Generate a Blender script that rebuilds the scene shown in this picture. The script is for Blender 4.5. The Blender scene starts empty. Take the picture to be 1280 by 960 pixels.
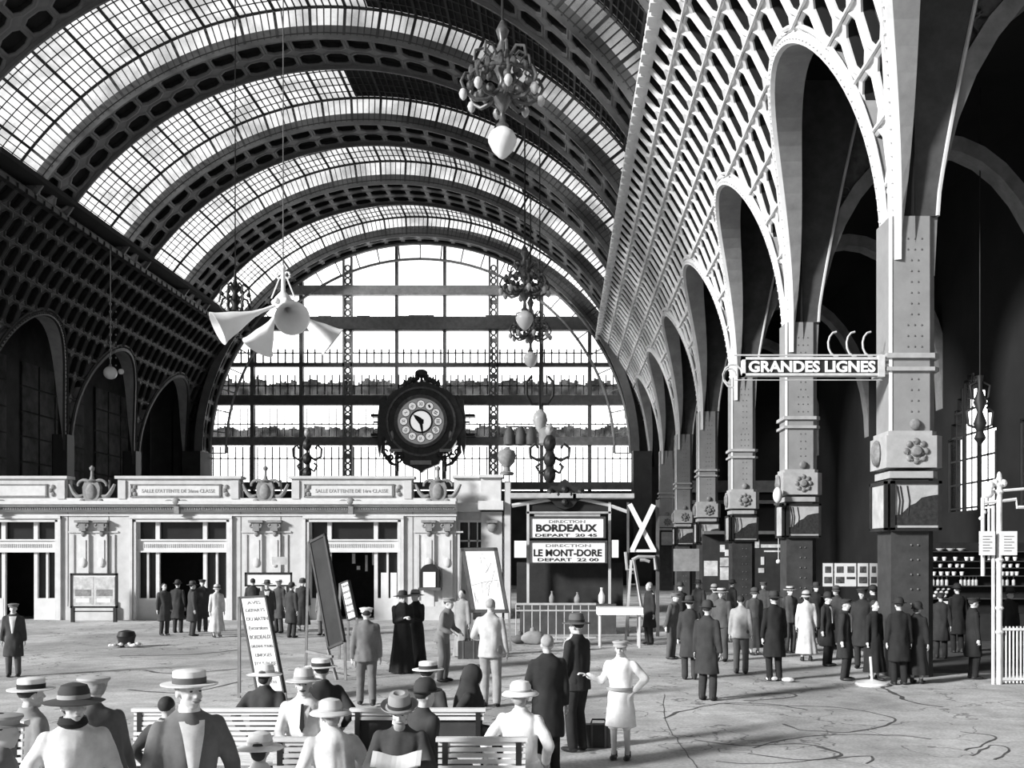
import bpy, bmesh, math, random
from mathutils import Vector, Matrix, noise
random.seed(7)
PI = math.pi
sc = bpy.context.scene
# ---------------------------------------------------------------- camera
F = 1280.0; VX, VY, HC = 700.0, 691.0, 2.54
cam = bpy.data.cameras.new('camera'); co = bpy.data.objects.new('camera', cam)
sc.collection.objects.link(co); sc.camera = co
co.location = (0, 0, HC); co.rotation_euler = (PI/2, 0, 0)
cam.sensor_width = 36; cam.sensor_fit = 'HORIZONTAL'; cam.lens = 36*F/1280
cam.shift_x = -(VX-640)/1280; cam.shift_y = (VY-480)/1280
cam.clip_start = 0.1; cam.clip_end = 500
# ---------------------------------------------------------------- world, sun, exposure
W = bpy.data.worlds.new('sky'); sc.world = W; W.use_nodes = True
nt = W.node_tree; nt.nodes.clear()
tc = nt.nodes.new('ShaderNodeTexCoord'); sx = nt.nodes.new('ShaderNodeSeparateXYZ')
nt.links.new(tc.outputs['Generated'], sx.inputs[0])
def wmath(op, a, b=None, clamp=False):
    n = nt.nodes.new('ShaderNodeMath'); n.operation = op; n.use_clamp = clamp
    for i, v in enumerate((a, b)):
        if v is None: continue
        if isinstance(v, (int, float)): n.inputs[i].default_value = v
        else: nt.links.new(v, n.inputs[i])
    return n.outputs[0]
# overcast sky, brighter to the left of the hall, darker high up over its right side
hi = wmath('MULTIPLY', wmath('SUBTRACT', sx.outputs[2], 0.30), 6.0, True)
rt = wmath('MULTIPLY', wmath('ADD', sx.outputs[0], 0.26), 4.0, True)
dk = wmath('MULTIPLY', hi, rt)
fw = wmath('MULTIPLY', wmath('SUBTRACT', sx.outputs[1], 0.25), 4.0, True)     # brightest towards the far end
lowg = wmath('MULTIPLY', wmath('SUBTRACT', 0.31, sx.outputs[2]), 12.0, True)
st = wmath('MULTIPLY', wmath('SUBTRACT', wmath('ADD', 1.35, wmath('MULTIPLY', lowg, 2.2)), wmath('MULTIPLY', dk, 1.02)), wmath('ADD', .14, wmath('MULTIPLY', fw, .86)))
bgn = nt.nodes.new('ShaderNodeBackground'); nt.links.new(st, bgn.inputs[1])
bgn.inputs[0].default_value = (1, 1, 1, 1)
wo = nt.nodes.new('ShaderNodeOutputWorld'); nt.links.new(bgn.outputs[0], wo.inputs[0])
sun = bpy.data.lights.new('sun', 'SUN'); so = bpy.data.objects.new('sun', sun)
sc.collection.objects.link(so)
sun.energy = 5.8; sun.angle = math.radians(9)
to_sun = Vector((-0.74, -0.50, 0.34))
so.rotation_euler = to_sun.to_track_quat('Z', 'Y').to_euler()
so.location = (-40, -20, 40)
sc.view_settings.view_transform = 'Standard'; sc.view_settings.look = 'None'
sc.view_settings.exposure = 0.15; sc.view_settings.gamma = 1.0
sc.view_settings.use_curve_mapping = False
cy = sc.cycles
cy.use_denoising = True; cy.max_bounces = 5; cy.diffuse_bounces = 3; cy.glossy_bounces = 2
cy.transparent_max_bounces = 24; cy.transmission_bounces = 4; cy.sample_clamp_indirect = 4.0
cy.caustics_reflective = False; cy.caustics_refractive = False
# ---------------------------------------------------------------- helpers
def P(px, py, Y): return Vector(((px-VX)*Y/F, Y, HC+(VY-py)*Y/F))
def XX(px, Y): return (px-VX)*Y/F
def ZZ(py, Y): return HC+(VY-py)*Y/F
def YF(py): return F*HC/(py-VY)
_m = {}
def mat(name, v, rough=0.7, metal=0.0, var=0.25, scale=3.0, bump=0.0, spec=0.3):
    """grey paint / stone / cloth with uneven wear"""
    if name in _m: return _m[name]
    m = bpy.data.materials.new(name); m.use_nodes = True; t = m.node_tree; b = t.nodes['Principled BSDF']
    b.inputs['Roughness'].default_value = rough; b.inputs['Metallic'].default_value = metal
    b.inputs['Specular IOR Level'].default_value = spec
    o = t.nodes.new('ShaderNodeTexCoord'); n = t.nodes.new('ShaderNodeTexNoise')
    n.inputs['Scale'].default_value = scale; n.inputs['Detail'].default_value = 6
    n.inputs['Roughness'].default_value = 0.65
    t.links.new(o.outputs['Object'], n.inputs['Vector'])
    r = t.nodes.new('ShaderNodeValToRGB'); t.links.new(n.outputs['Fac'], r.inputs[0])
    a, c = v*(1-var), min(1, v*(1+var))
    r.color_ramp.elements[0].position = .3; r.color_ramp.elements[1].position = .7
    r.color_ramp.elements[0].color = (a, a, a, 1); r.color_ramp.elements[1].color = (c, c, c, 1)
    t.links.new(r.outputs[0], b.inputs['Base Color'])
    if bump:
        bp = t.nodes.new('ShaderNodeBump'); bp.inputs['Strength'].default_value = bump
        bp.inputs['Distance'].default_value = 0.02
        t.links.new(n.outputs['Fac'], bp.inputs['Height']); t.links.new(bp.outputs[0], b.inputs['Normal'])
    _m[name] = m; return m
def glass(name, lo, hi_, scale=0.6, tr=0.12):
    """sooty pane: lets daylight through unevenly"""
    if name in _m: return _m[name]
    m = bpy.data.materials.new(name); m.use_nodes = True; t = m.node_tree; t.nodes.clear()
    o = t.nodes.new('ShaderNodeTexCoord'); n = t.nodes.new('ShaderNodeTexNoise')
    n.inputs['Scale'].default_value = scale; n.inputs['Detail'].default_value = 5
    t.links.new(o.outputs['Object'], n.inputs['Vector'])
    r = t.nodes.new('ShaderNodeValToRGB'); t.links.new(n.outputs['Fac'], r.inputs[0])
    r.color_ramp.elements[0].position = .35; r.color_ramp.elements[1].position = .6
    r.color_ramp.elements[0].color = (lo, lo, lo, 1); r.color_ramp.elements[1].color = (hi_, hi_, hi_, 1)
    a = t.nodes.new('ShaderNodeBsdfTransparent'); t.links.new(r.outputs[0], a.inputs[0])
    d = t.nodes.new('ShaderNodeBsdfTranslucent'); d.inputs[0].default_value = (.7, .7, .7, 1)
    mx = t.nodes.new('ShaderNodeMixShader'); mx.inputs[0].default_value = tr
    t.links.new(a.outputs[0], mx.inputs[1]); t.links.new(d.outputs[0], mx.inputs[2])
    u = t.nodes.new('ShaderNodeOutputMaterial'); t.links.new(mx.outputs[0], u.inputs[0])
    _m[name] = m; return m
def glow_mat(name, v, e):
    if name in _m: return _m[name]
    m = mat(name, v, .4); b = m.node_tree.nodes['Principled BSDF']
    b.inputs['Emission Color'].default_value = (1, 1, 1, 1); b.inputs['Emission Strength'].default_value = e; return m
class MB:
    def __init__(s): s.v = []; s.f = []
    def add(s, vs, fs):
        b = len(s.v); s.v += [tuple(q) for q in vs]; s.f += [tuple(b+i for i in f) for f in fs]; return s
    def box(s, x0, x1, y0, y1, z0, z1):
        return s.add([(x0,y0,z0),(x1,y0,z0),(x1,y1,z0),(x0,y1,z0),(x0,y0,z1),(x1,y0,z1),(x1,y1,z1),(x0,y1,z1)],
            [(0,3,2,1),(4,5,6,7),(0,1,5,4),(1,2,6,5),(2,3,7,6),(3,0,4,7)])
    def bar(s, a, b, w, h=None, up=(0,0,1)):
        a, b = Vector(a), Vector(b); h = h or w; d = (b-a)
        if d.length < 1e-6: return s
        d.normalize(); u = Vector(up)
        if abs(d.dot(u)) > .98: u = Vector((0,1,0))
        r = d.cross(u).normalized(); u = r.cross(d).normalized(); vs = []
        for c in (a, b):
            for i, j in ((-1,-1),(1,-1),(1,1),(-1,1)): vs.append(c + r*(i*w/2) + u*(j*h/2))
        return s.add(vs, [(0,1,2,3),(7,6,5,4),(0,4,5,1),(1,5,6,2),(2,6,7,3),(3,7,4,0)])
    def tube(s, pts, rad, n=8, cap=True):
        pts = [Vector(p) for p in pts]
        if not isinstance(rad, (list, tuple)): rad = [rad]*len(pts)
        b = len(s.v); up = None
        for i, p in enumerate(pts):
            d = (pts[min(i+1, len(pts)-1)] - pts[max(i-1, 0)]).normalized()
            if up is None:
                up = Vector((0,0,1)) if abs(d.z) < .9 else Vector((0,1,0))
            r = d.cross(up)
            if r.length < 1e-4: r = d.cross(Vector((1,.1,.2)))
            r.normalize(); up = r.cross(d).normalized()
            for k in range(n):
                a = 2*PI*k/n; s.v.append(tuple(p + (r*math.cos(a) + up*math.sin(a))*rad[i]))
        for i in range(len(pts)-1):
            for k in range(n):
                k2 = (k+1) % n; s.f.append((b+i*n+k, b+i*n+k2, b+(i+1)*n+k2, b+(i+1)*n+k))
        if cap:
            s.f.append(tuple(b+k for k in range(n))[::-1]); e = b+(len(pts)-1)*n; s.f.append(tuple(e+k for k in range(n)))
        return s
    def lathe(s, c, prof, n=16, M=None, wob=None):
        """prof: list of (radius, height); axis local z through c; M optional rotation"""
        c = Vector(c); b = len(s.v)
        for i, (r, z) in enumerate(prof):
            for k in range(n):
                a = 2*PI*k/n; rr = r*(wob(a, i) if wob else 1)
                q = Vector((rr*math.cos(a), rr*math.sin(a), z))
                if M is not None: q = M @ q
                s.v.append(tuple(c+q))
        for i in range(len(prof)-1):
            for k in range(n):
                k2 = (k+1) % n; s.f.append((b+i*n+k, b+i*n+k2, b+(i+1)*n+k2, b+(i+1)*n+k))
        s.f.append(tuple(b+k for k in range(n))[::-1]); e = b+(len(prof)-1)*n; s.f.append(tuple(e+k for k in range(n)))
        return s
    def ball(s, c, r, n=12, m=8, M=None):
        if not isinstance(r, (tuple, list)): r = (r, r, r)
        c = Vector(c); b = len(s.v)
        for i in range(m+1):
            t = PI*(i+.02 if i == 0 else i-.02 if i == m else i)/m
            for k in range(n):
                a = 2*PI*k/n
                q = Vector((r[0]*math.sin(t)*math.cos(a), r[1]*math.sin(t)*math.sin(a), -r[2]*math.cos(t)))
                if M is not None: q = M @ q
                s.v.append(tuple(c+q))
        for i in range(m):
            for k in range(n):
                k2 = (k+1) % n; s.f.append((b+i*n+k, b+i*n+k2, b+(i+1)*n+k2, b+(i+1)*n+k))
        s.f.append(tuple(b+k for k in range(n))[::-1]); e = b+m*n; s.f.append(tuple(e+k for k in range(n)))
        return s
    def prism(s, pts, y0, y1):
        """outline in XZ extruded along Y"""
        n = len(pts)
        return s.add([(x, y0, z) for x, z in pts]+[(x, y1, z) for x, z in pts],
            [tuple(range(n)), tuple(range(2*n-1, n-1, -1))]+[(i, i+n, (i+1) % n+n, (i+1) % n) for i in range(n)])
    def grid(s, f, nu, nv, u0=0, u1=1, v0=0, v1=1):
        b = len(s.v)
        for i in range(nu+1):
            for j in range(nv+1): s.v.append(tuple(f(u0+(u1-u0)*i/nu, v0+(v1-v0)*j/nv)))
        for i in range(nu):
            for j in range(nv):
                a = b+i*(nv+1)+j; s.f.append((a, a+1, a+nv+2, a+nv+1))
        return s
    def xform(s, M, start=0):
        for i in range(start, len(s.v)): s.v[i] = tuple(M @ Vector(s.v[i]))
        return s
    def mesh(s, name):
        me = bpy.data.meshes.new(name); me.from_pydata(s.v, [], s.f); me.update(); return me
    def build(s, name, m, parent=None, smooth=False, loc=None, kind=None):
        me = s.mesh(name)
        bm = bmesh.new(); bm.from_mesh(me); bmesh.ops.recalc_face_normals(bm, faces=bm.faces); bm.to_mesh(me); bm.free()
        me.materials.append(m)
        if smooth:
            me.polygons.foreach_set('use_smooth', [True]*len(me.polygons))
            try: me.set_sharp_from_angle(angle=math.radians(40))
            except Exception: pass
        return link(name, me, parent, kind)
def link(name, me, parent=None, kind=None):
    o = bpy.data.objects.new(name, me); sc.collection.objects.link(o)
    if parent is not None:
        o.parent = parent
        o.matrix_parent_inverse = WM(parent).inverted()      # geometry is written in world space
    if kind: o['kind'] = kind
    return o
def WM(o):
    L = Matrix.LocRotScale(o.location, o.rotation_euler, o.scale)
    if o.parent is None: return L
    return WM(o.parent) @ o.matrix_parent_inverse @ L
def thing(name, label, cat, loc=(0,0,0), group=None, kind=None):
    o = bpy.data.objects.new(name, None); sc.collection.objects.link(o); o.location = loc
    o.empty_display_size = .1
    if label: o['label'] = label
    if cat: o['category'] = cat
    if group: o['group'] = group
    if kind: o['kind'] = kind
    return o
def tag(o, label, cat, group=None):
    o['label'] = label; o['category'] = cat
    if group: o['group'] = group
    return o
def dup(root, d, label, group=None):
    """copy a thing with its parts and sub-parts, shifted by d"""
    r = root.copy(); sc.collection.objects.link(r); r.location = root.location + Vector(d); r['label'] = label
    if group: r['group'] = group
    for ch in [o for o in root.children]:
        c = ch.copy(); sc.collection.objects.link(c); c.parent = r; c.matrix_parent_inverse = ch.matrix_parent_inverse
        for g in ch.children:
            e = g.copy(); sc.collection.objects.link(e); e.parent = c; e.matrix_parent_inverse = g.matrix_parent_inverse
    return r
def text(name, s, w, h, c, m, parent, bold=0.0, ext=.01, rotz=0.0, tilt=None):
    """lettering of width w and cap height h centred at c, facing the camera side (-Y)"""
    cu = bpy.data.curves.new(name, 'FONT'); cu.body = s; cu.align_x = 'CENTER'; cu.align_y = 'CENTER'
    cu.size = 1; cu.offset = bold; cu.extrude = .02; cu.resolution_u = 3
    ob = bpy.data.objects.new('tmp', cu); sc.collection.objects.link(ob)
    dg = bpy.context.evaluated_depsgraph_get(); me = bpy.data.meshes.new_from_object(ob.evaluated_get(dg))
    bpy.data.objects.remove(ob); bpy.data.curves.remove(cu)
    xs = [v.co.x for v in me.vertices]; ys = [v.co.y for v in me.vertices]
    x0, x1, y0, y1 = min(xs), max(xs), min(ys), max(ys)
    M = tilt if tilt is not None else Matrix.Rotation(rotz, 3, 'Z')
    c = Vector(c)
    for v in me.vertices:
        q = Vector(((v.co.x-(x0+x1)/2)/(x1-x0)*w, -v.co.z/.02*ext, (v.co.y-(y0+y1)/2)/(y1-y0)*h))
        v.co = c + M @ q
    me.materials.clear(); me.materials.append(m); me.name = name
    return link(name, me, parent)

IRON = mat('painted_iron', .55, .55, 0, .18, 1.2)
IRON_D = mat('sooty_iron', .10, .6, 0, .3, 2)
IRON_B = mat('black_iron', .02, .5, 0, .3, 4)
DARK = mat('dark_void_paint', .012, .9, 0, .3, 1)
AISLE = mat('aisle_shade_dark', .010, .9, 0, .5, .4)  # aisle gloom is put into this near-black wall colour
WHITE = mat('white_enamel', .85, .5, 0, .05, 2)
STONE = mat('pale_stone', .54, .8, 0, .12, 2.5, .15)
STONE2 = mat('pale_stone_mouldings', .62, .8, 0, .10, 3)
STONE3 = mat('grey_stone_ornament', .24, .8, 0, .25, 6)  # darker grey stone for carved parts
INK = mat('black_ink', .02, .8, 0, .1, 5)
INKG = mat('faded_ink', .22, .8, 0, .3, 9)
GLS = glass('sooty_roof_glass', .38, .80)
GLG = glass('gable_glass', .80, 1.0, .3, .05)
AX, ZC, R = -10.9, 10.3, 16.5          # hall axis, arch centre height, rib radius
NY = 9.6; COLY = [21.3 + NY*i for i in range(-1, 7)]
RIBY = [30.3, 39.9, 49.5, 59.1, 68.9]; RW = 1.5
TH0 = math.radians(33.4)
def mir(x): return 2*AX - x
# ================================================================ SETTING
def floor_mat():
    m = bpy.data.materials.new('worn_asphalt_floor'); m.use_nodes = True; t = m.node_tree; b = t.nodes['Principled BSDF']
    o = t.nodes.new('ShaderNodeTexCoord')
    def nz(sc_, det=6, dist=0):
        n = t.nodes.new('ShaderNodeTexNoise'); n.inputs['Scale'].default_value = sc_; n.inputs['Detail'].default_value = det
        n.inputs['Distortion'].default_value = dist; t.links.new(o.outputs['Object'], n.inputs['Vector']); return n.outputs['Fac']
    def ramp(x, p0, p1, c0, c1):
        r = t.nodes.new('ShaderNodeValToRGB'); t.links.new(x, r.inputs[0]); e = r.color_ramp.elements
        e[0].position, e[1].position = p0, p1; e[0].color = (c0,)*3+(1,); e[1].color = (c1,)*3+(1,); return r.outputs[0]
    def mul(a, c):
        x = t.nodes.new('ShaderNodeMix'); x.data_type = 'RGBA'; x.blend_type = 'MULTIPLY'; x.inputs[0].default_value = 1
        t.links.new(a, x.inputs[6]); t.links.new(c, x.inputs[7]); return x.outputs[2]
    c = ramp(nz(.35, 8, .6), .35, .62, .46, .76)
    c = mul(c, ramp(nz(3.0, 8, .3), .3, .7, .72, 1.0)); c = mul(c, ramp(nz(22, 4), .35, .6, .75, 1.0))
    v = t.nodes.new('ShaderNodeTexVoronoi'); v.feature = 'DISTANCE_TO_EDGE'; v.inputs['Scale'].default_value = .22
    w = t.nodes.new('ShaderNodeTexNoise'); w.inputs['Scale'].default_value = .5; w.inputs['Detail'].default_value = 5
    t.links.new(o.outputs['Object'], w.inputs['Vector'])
    mx = t.nodes.new('ShaderNodeMix'); mx.data_type = 'VECTOR'; mx.inputs[0].default_value = .75
    t.links.new(o.outputs['Object'], mx.inputs[4]); 
    sc_ = t.nodes.new('ShaderNodeVectorMath'); sc_.operation = 'SCALE'; sc_.inputs[3].default_value = 9
    t.links.new(w.outputs['Color'], sc_.inputs[0]); ad = t.nodes.new('ShaderNodeVectorMath'); ad.operation = 'ADD'
    t.links.new(o.outputs['Object'], ad.inputs[0]); t.links.new(sc_.outputs[0], ad.inputs[1]); t.links.new(ad.outputs[0], v.inputs['Vector'])
    c = mul(c, ramp(v.outputs['Distance'], .004, .012, .45, 1.0))
    t.links.new(c, b.inputs['Base Color']); b.inputs['Roughness'].default_value = .75; b.inputs['Specular IOR Level'].default_value = .2
    return m
flo = MB().box(-60, 22, -6, 86, -.25, 0).build('floor', floor_mat(), kind='structure')
def stain(pts, w, name='water_trail', v='wet_trail'):
    """a thin spilled-water trail on the floor through pixel points"""
    q = [Vector((XX(x, YF(y)), YF(y), .004)) for x, y in pts]; out = []
    for i in range(len(q)-1):
        p0, p1, p2, p3 = q[max(i-1, 0)], q[i], q[i+1], q[min(i+2, len(q)-1)]
        for k in range(8):
            t = k/8; out.append(.5*((2*p1)+(p2-p0)*t+(2*p0-5*p1+4*p2-p3)*t*t+(3*p1-p0-3*p2+p3)*t**3))
    out.append(q[-1]); m = MB()
    for i, p in enumerate(out):
        d = (out[min(i+1, len(out)-1)]-out[max(i-1, 0)]).normalized(); r = Vector((-d.y, d.x, 0))
        ww = w*(.5+.9*abs(noise.noise(p*1.7))); j = r*noise.noise(p*3.1)*.06
        for zz in (.001, .004): m.v += [tuple(Vector((p.x, p.y, zz))+r*ww+j), tuple(Vector((p.x, p.y, zz))-r*ww+j)]
    n = len(out)
    for i in range(n-1):
        a, c = 4*i, 4*i+4; m.f += [(a+2, a+3, c+3, c+2), (a, a+2, c+2, c), (a+1, c+1, c+3, a+3)]
    m.build(name, mat('wet_trail', .10, .6, 0, .5, 6), flo)
for pts, w in [([(905,880),(960,882),(1040,884),(1110,895),(1112,905),(1060,915),(1000,912),(980,905)], .030),
               ([(868,925),(930,932),(1000,930),(1040,938),(1050,946),(1000,950),(935,942)], .035),
               ([(940,935),(1000,922),(1060,918),(1130,920),(1165,924)], .022),
               ([(1200,915),(1240,920),(1232,930),(1205,938)], .022), ([(1245,950),(1262,938),(1240,932),(1215,945)], .022),
               ([(895,952),(960,955),(1040,948),(1090,945),(1085,955)], .022),
               ([(1100,857),(1120,868),(1140,878),(1180,884)], .045), ([(830,898),(850,890),(900,880),(960,880),(1010,888)], .035),
               ([(950,868),(985,866),(990,872),(930,876)], .04), ([(830,868),(832,900),(850,930),(872,960)], .008),
               ([(440,845),(400,838),(360,838)], .05), ([(180,838),(220,842),(300,836)], .06), ([(160,862),(230,866),(300,852)], .05),
               ([(150,820),(240,818),(300,812)], .07)]:
    stain(pts, w)

OCT = [(-1,-.62),(-.5,-1),(.5,-1),(1,-.62),(1,.62),(.5,1),(-.5,1),(-1,.62)]
def coffer(m, pos, u0, u1, v0, v1, lo=None, fu=.68, fv=.80, depth=.3, lip=.05, rec=None):
    """one cell of riveted iron lattice with an elongated eight-sided recess; pos(u, v, outward)"""
    uc, vc, hu, hv = (u0+u1)/2, (v0+v1)/2, (u1-u0)/2, (v1-v0)/2
    def q(a, b, h):
        u, v = uc+a*hu, vc+b*hv
        if lo: v = max(v, lo(u))
        return pos(u, v, h)
    if lo and all(lo(uc+a*hu) >= v1-1e-4 for a in (-1, -.5, 0, .5, 1)): return
    solid = lo and lo(uc) > v1-.30*(v1-v0)
    b = len(m.v)
    if solid:
        m.v += [tuple(q(a, c, 0)) for a, c in ((-1,-1),(0,-1),(1,-1),(1,1),(0,1),(-1,1))]; m.f.append(tuple(range(b, b+6))); return
    m.v += [tuple(q(a, c, 0)) for a, c in OCT]
    k1, k2 = (1+fu)/2, (1+fv)/2
    m.v += [tuple(q(a*k1, c*k2, -lip)) for a, c in OCT]
    m.v += [tuple(q(a*fu, c*fv, 0)) for a, c in OCT]
    m.v += [tuple(q(a*fu, c*fv, .05)) for a, c in OCT]
    m.v += [tuple(q(a, c, 0)) for a, c in ((-1,-1),(1,-1),(1,1),(-1,1))]
    for r in range(3):
        for i in range(8):
            j = (i+1) % 8; m.f.append((b+8*r+i, b+8*r+j, b+8*r+8+j, b+8*r+8+i))
    if rec is not None:
        rec.add([q(a*fu, c*fv, h) for h in (.05, depth) for a, c in OCT], [(i, (i+1) % 8, (i+1) % 8+8, i+8) for i in range(8)])
    m.f += [(b+32, b+1, b), (b+33, b+3, b+2), (b+34, b+5, b+4), (b+35, b+7, b+6)]
RL, XL = 15.2, -8.25
SMAX = RL*math.asin(10.4/RL)
def latpos(side):
    def f(y, s, h):
        p = s/RL; x = XL+(RL+h)*math.cos(p); z = 9+(RL+h)*math.sin(p)
        return Vector((x if side > 0 else mir(x), y, z))
    return f
def archz(d, a=4.32): return 8.5+6.7*math.sqrt(max(0, 1-(d/a)**2))
LIT = mat('white_painted_lattice', .72, .5, 0, .12, 1.5)
LATD = mat('coffer_backing', .015, .9, 0, .3, 1)  # recess shade is put into this near-black colour
def bay(side, i, parent, met):
    y0, y1 = COLY[i], COLY[i+1]; yc = (y0+y1)/2; pos = latpos(side)
    def lo(y):
        d = abs(y-yc); 
        if d > 4.32: return -.5
        return RL*math.asin(max(-.5, archz(d)-9+.25)/RL)
    m = MB(); nr = 9; nc = 9; bk = MB()
    for r in range(nr):
        for c in range(nc):
            s0 = SMAX*r/nr
            coffer(m, pos, y0+NY*c/nc, y0+NY*(c+1)/nc, s0, s0+SMAX/nr, lo, rec=bk)
    for r in range(1, nr+1):           # beads along the hall between the rows
        s = SMAX*r/nr; seg = []
        for k in range(41):
            y = y0+NY*k/40
            if lo(y) < s-.05: seg.append(pos(y, s, -.06))
            else:
                if len(seg) > 1: m.tube(seg, .045, 5)
                seg = []
        if len(seg) > 1: m.tube(seg, .045, 5)
    o = m.build('lattice_panel', met, parent)
    n = 24
    for k in range(n):
        ya, yb = y0+NY*k/n, y0+NY*(k+1)/n
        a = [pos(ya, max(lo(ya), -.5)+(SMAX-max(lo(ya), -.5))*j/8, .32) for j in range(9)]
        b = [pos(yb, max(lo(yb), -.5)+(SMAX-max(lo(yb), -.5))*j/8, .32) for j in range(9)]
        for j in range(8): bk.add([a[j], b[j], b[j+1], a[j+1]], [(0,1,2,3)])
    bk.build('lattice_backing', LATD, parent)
    # arch band: rim seen from the hall, soffit going back towards the aisle
    band = MB(); sof = MB(); pts = []; N = 40
    for k in range(N+1):
        t = PI*k/N; d = -4.32*math.cos(t); z = 8.5+6.7*math.sin(t)
        nrm = Vector((0, -math.cos(t)/4.32, math.sin(t)/6.7)).normalized()
        s = RL*math.asin(max(-.5, z-9)/RL) if z > 9 else 0
        x = XL+RL*math.cos(s/RL)-.14
        pts.append((x, yc+d, z, nrm))
    b = len(band.v)
    for x, y, z, nn in pts:
        D = .06+.88*max(0, z-8.5)/6.7
        for dx, dn in ((0, 0), (0, .18), (.10, .34), (D, .34), (D, 0), (.12, -.04)):
            xx = x+dx; band.v.append((xx if side > 0 else mir(xx), y+nn.y*dn, z+nn.z*dn))
    for k in range(N):
        for j in (5, 0, 1):
            j2 = (j+1) % 6; band.f.append((b+6*k+j, b+6*k+j2, b+6*k+6+j2, b+6*k+6+j))
    sof.v = list(band.v)
    for k in range(N):
        for j in (2, 3, 4):
            j2 = (j+1) % 6; sof.f.append((b+6*k+j, b+6*k+j2, b+6*k+6+j2, b+6*k+6+j))
    band.build('arch_band', met, parent)
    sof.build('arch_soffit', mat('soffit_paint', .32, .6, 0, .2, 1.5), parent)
    bead = MB(); bead.tube([((x+.02) if side > 0 else mir(x+.02), y+nn.y*.36, z+nn.z*.36) for x, y, z, nn in pts], .06, 6)
    if yc < 60:
        for k in range(0, 81):
            t = PI*k/80; d = -4.32*math.cos(t); z = 8.5+6.7*math.sin(t); s = RL*math.asin(max(0, z-9)/RL)
            x = XL+RL*math.cos(s/RL)-.15; nn = Vector((0, -math.cos(t)/4.32, math.sin(t)/6.7)).normalized()
            bead.ball((x if side > 0 else mir(x), yc+d+nn.y*.12, z+nn.z*.12), .045, 6, 4)
    bead.build('beaded_moulding', met, parent)
wr = thing('wall_right', None, None, (7.2, 21, 0), kind='structure')
for i in range(0, 7): bay(1, i, wr, LIT)
wl = thing('wall_left', None, None, (mir(7.2), 50, 0), kind='structure')
LITL = mat('shade_dark_lattice', .03, .5, 0, .15, 1.5)  # darkened copy of the lattice paint: left-side shade put into its colour
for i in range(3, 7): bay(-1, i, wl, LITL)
# transverse arches over the aisle, one behind each right-hand column
FIL = mat('dark_filigree_iron', .11, .5, 0, .4, 5)
for i, Yc in enumerate(COLY[1:7]):
    m = MB(); N = 18; x0, x1, zs, za = 7.66, 15.0, 8.2, 14.6
    q = [(x0+(x1-x0)/2*(1-math.cos(PI*k/N)), zs+(za-zs)*math.sin(PI*k/N)) for k in range(N+1)]
    up = [(x0+.0+(x-x0), z+.42) for x, z in q]
    for k in range(N):
        (xa, za_), (xb, zb_) = q[k], q[k+1]; ca = Vector((xa-11.3, za_-8.2)).normalized()*.45; cb = Vector((xb-11.3, zb_-8.2)).normalized()*.45
        m.add([(xa, Yc-.36, za_), (xb, Yc-.36, zb_), (xb+cb.x, Yc-.36, zb_+cb.y), (xa+ca.x, Yc-.36, za_+ca.y),
               (xa, Yc+.36, za_), (xb, Yc+.36, zb_), (xb+cb.x, Yc+.36, zb_+cb.y), (xa+ca.x, Yc+.36, za_+ca.y)],
              [(0,1,2,3),(7,6,5,4),(0,4,5,1),(3,2,6,7)])
    m.build('aisle_arch', mat('aisle_arch_paint', .22, .6, 0, .3, 1.5), wr)
    f = MB()                                   # spandrel scrollwork in front of a dark web
    def iny(x, z): # inside spandrel: above the arch curve
        c = 1-(x-x0)/((x1-x0)/2); return z > zs+(za-zs)*math.sqrt(max(0, 1-c*c))+.6
    rr = random.Random(i)
    web = [(7.66, 8.9)]+[(x-.25, z+.35) for x, z in q[1:10]]+[(11.3, 16.6), (7.3, 16.6)]
    f.prism(web, Yc-.05, Yc+.05)
    if Yc < 45:
        for _ in range(60):
            x, z = rr.uniform(7.9, 11.2), rr.uniform(9.2, 16.3)
            if not iny(x, z): continue
            r = rr.uniform(.16, .34); a0 = rr.uniform(0, 6)
            f.tube([(x+r*(1-k*.09)*math.cos(a0+k*.75), Yc-.14, z+r*(1-k*.09)*math.sin(a0+k*.75)) for k in range(9)], .035, 5)
    f.build('spandrel_scrollwork', FIL, wr)
    # tapering web plate over the column and its bright edge bead
    p = MB(); zz = [9.4+k*.48 for k in range(16)]
    def xi(z): return XL+RL*math.cos(math.asin(max(0, z-9)/RL))+.30
    n = len(zz); L_ = [(xi(z), z) for z in zz]; R_ = [(7.67+.2*max(0, z-9.6)**1.15*.75, z) for z in zz]
    p.prism(L_+R_[::-1], Yc-.44, Yc+.44)
    p.build('pier_web', mat('pier_web_dark', .07, .6, 0, .3, 2), wr)  # web plate set darker than the column shaft
    e = MB().tube([(x+.02, Yc-.46, z) for x, z in R_], .045, 6); e.build('edge_bead', IRON, wr)
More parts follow.
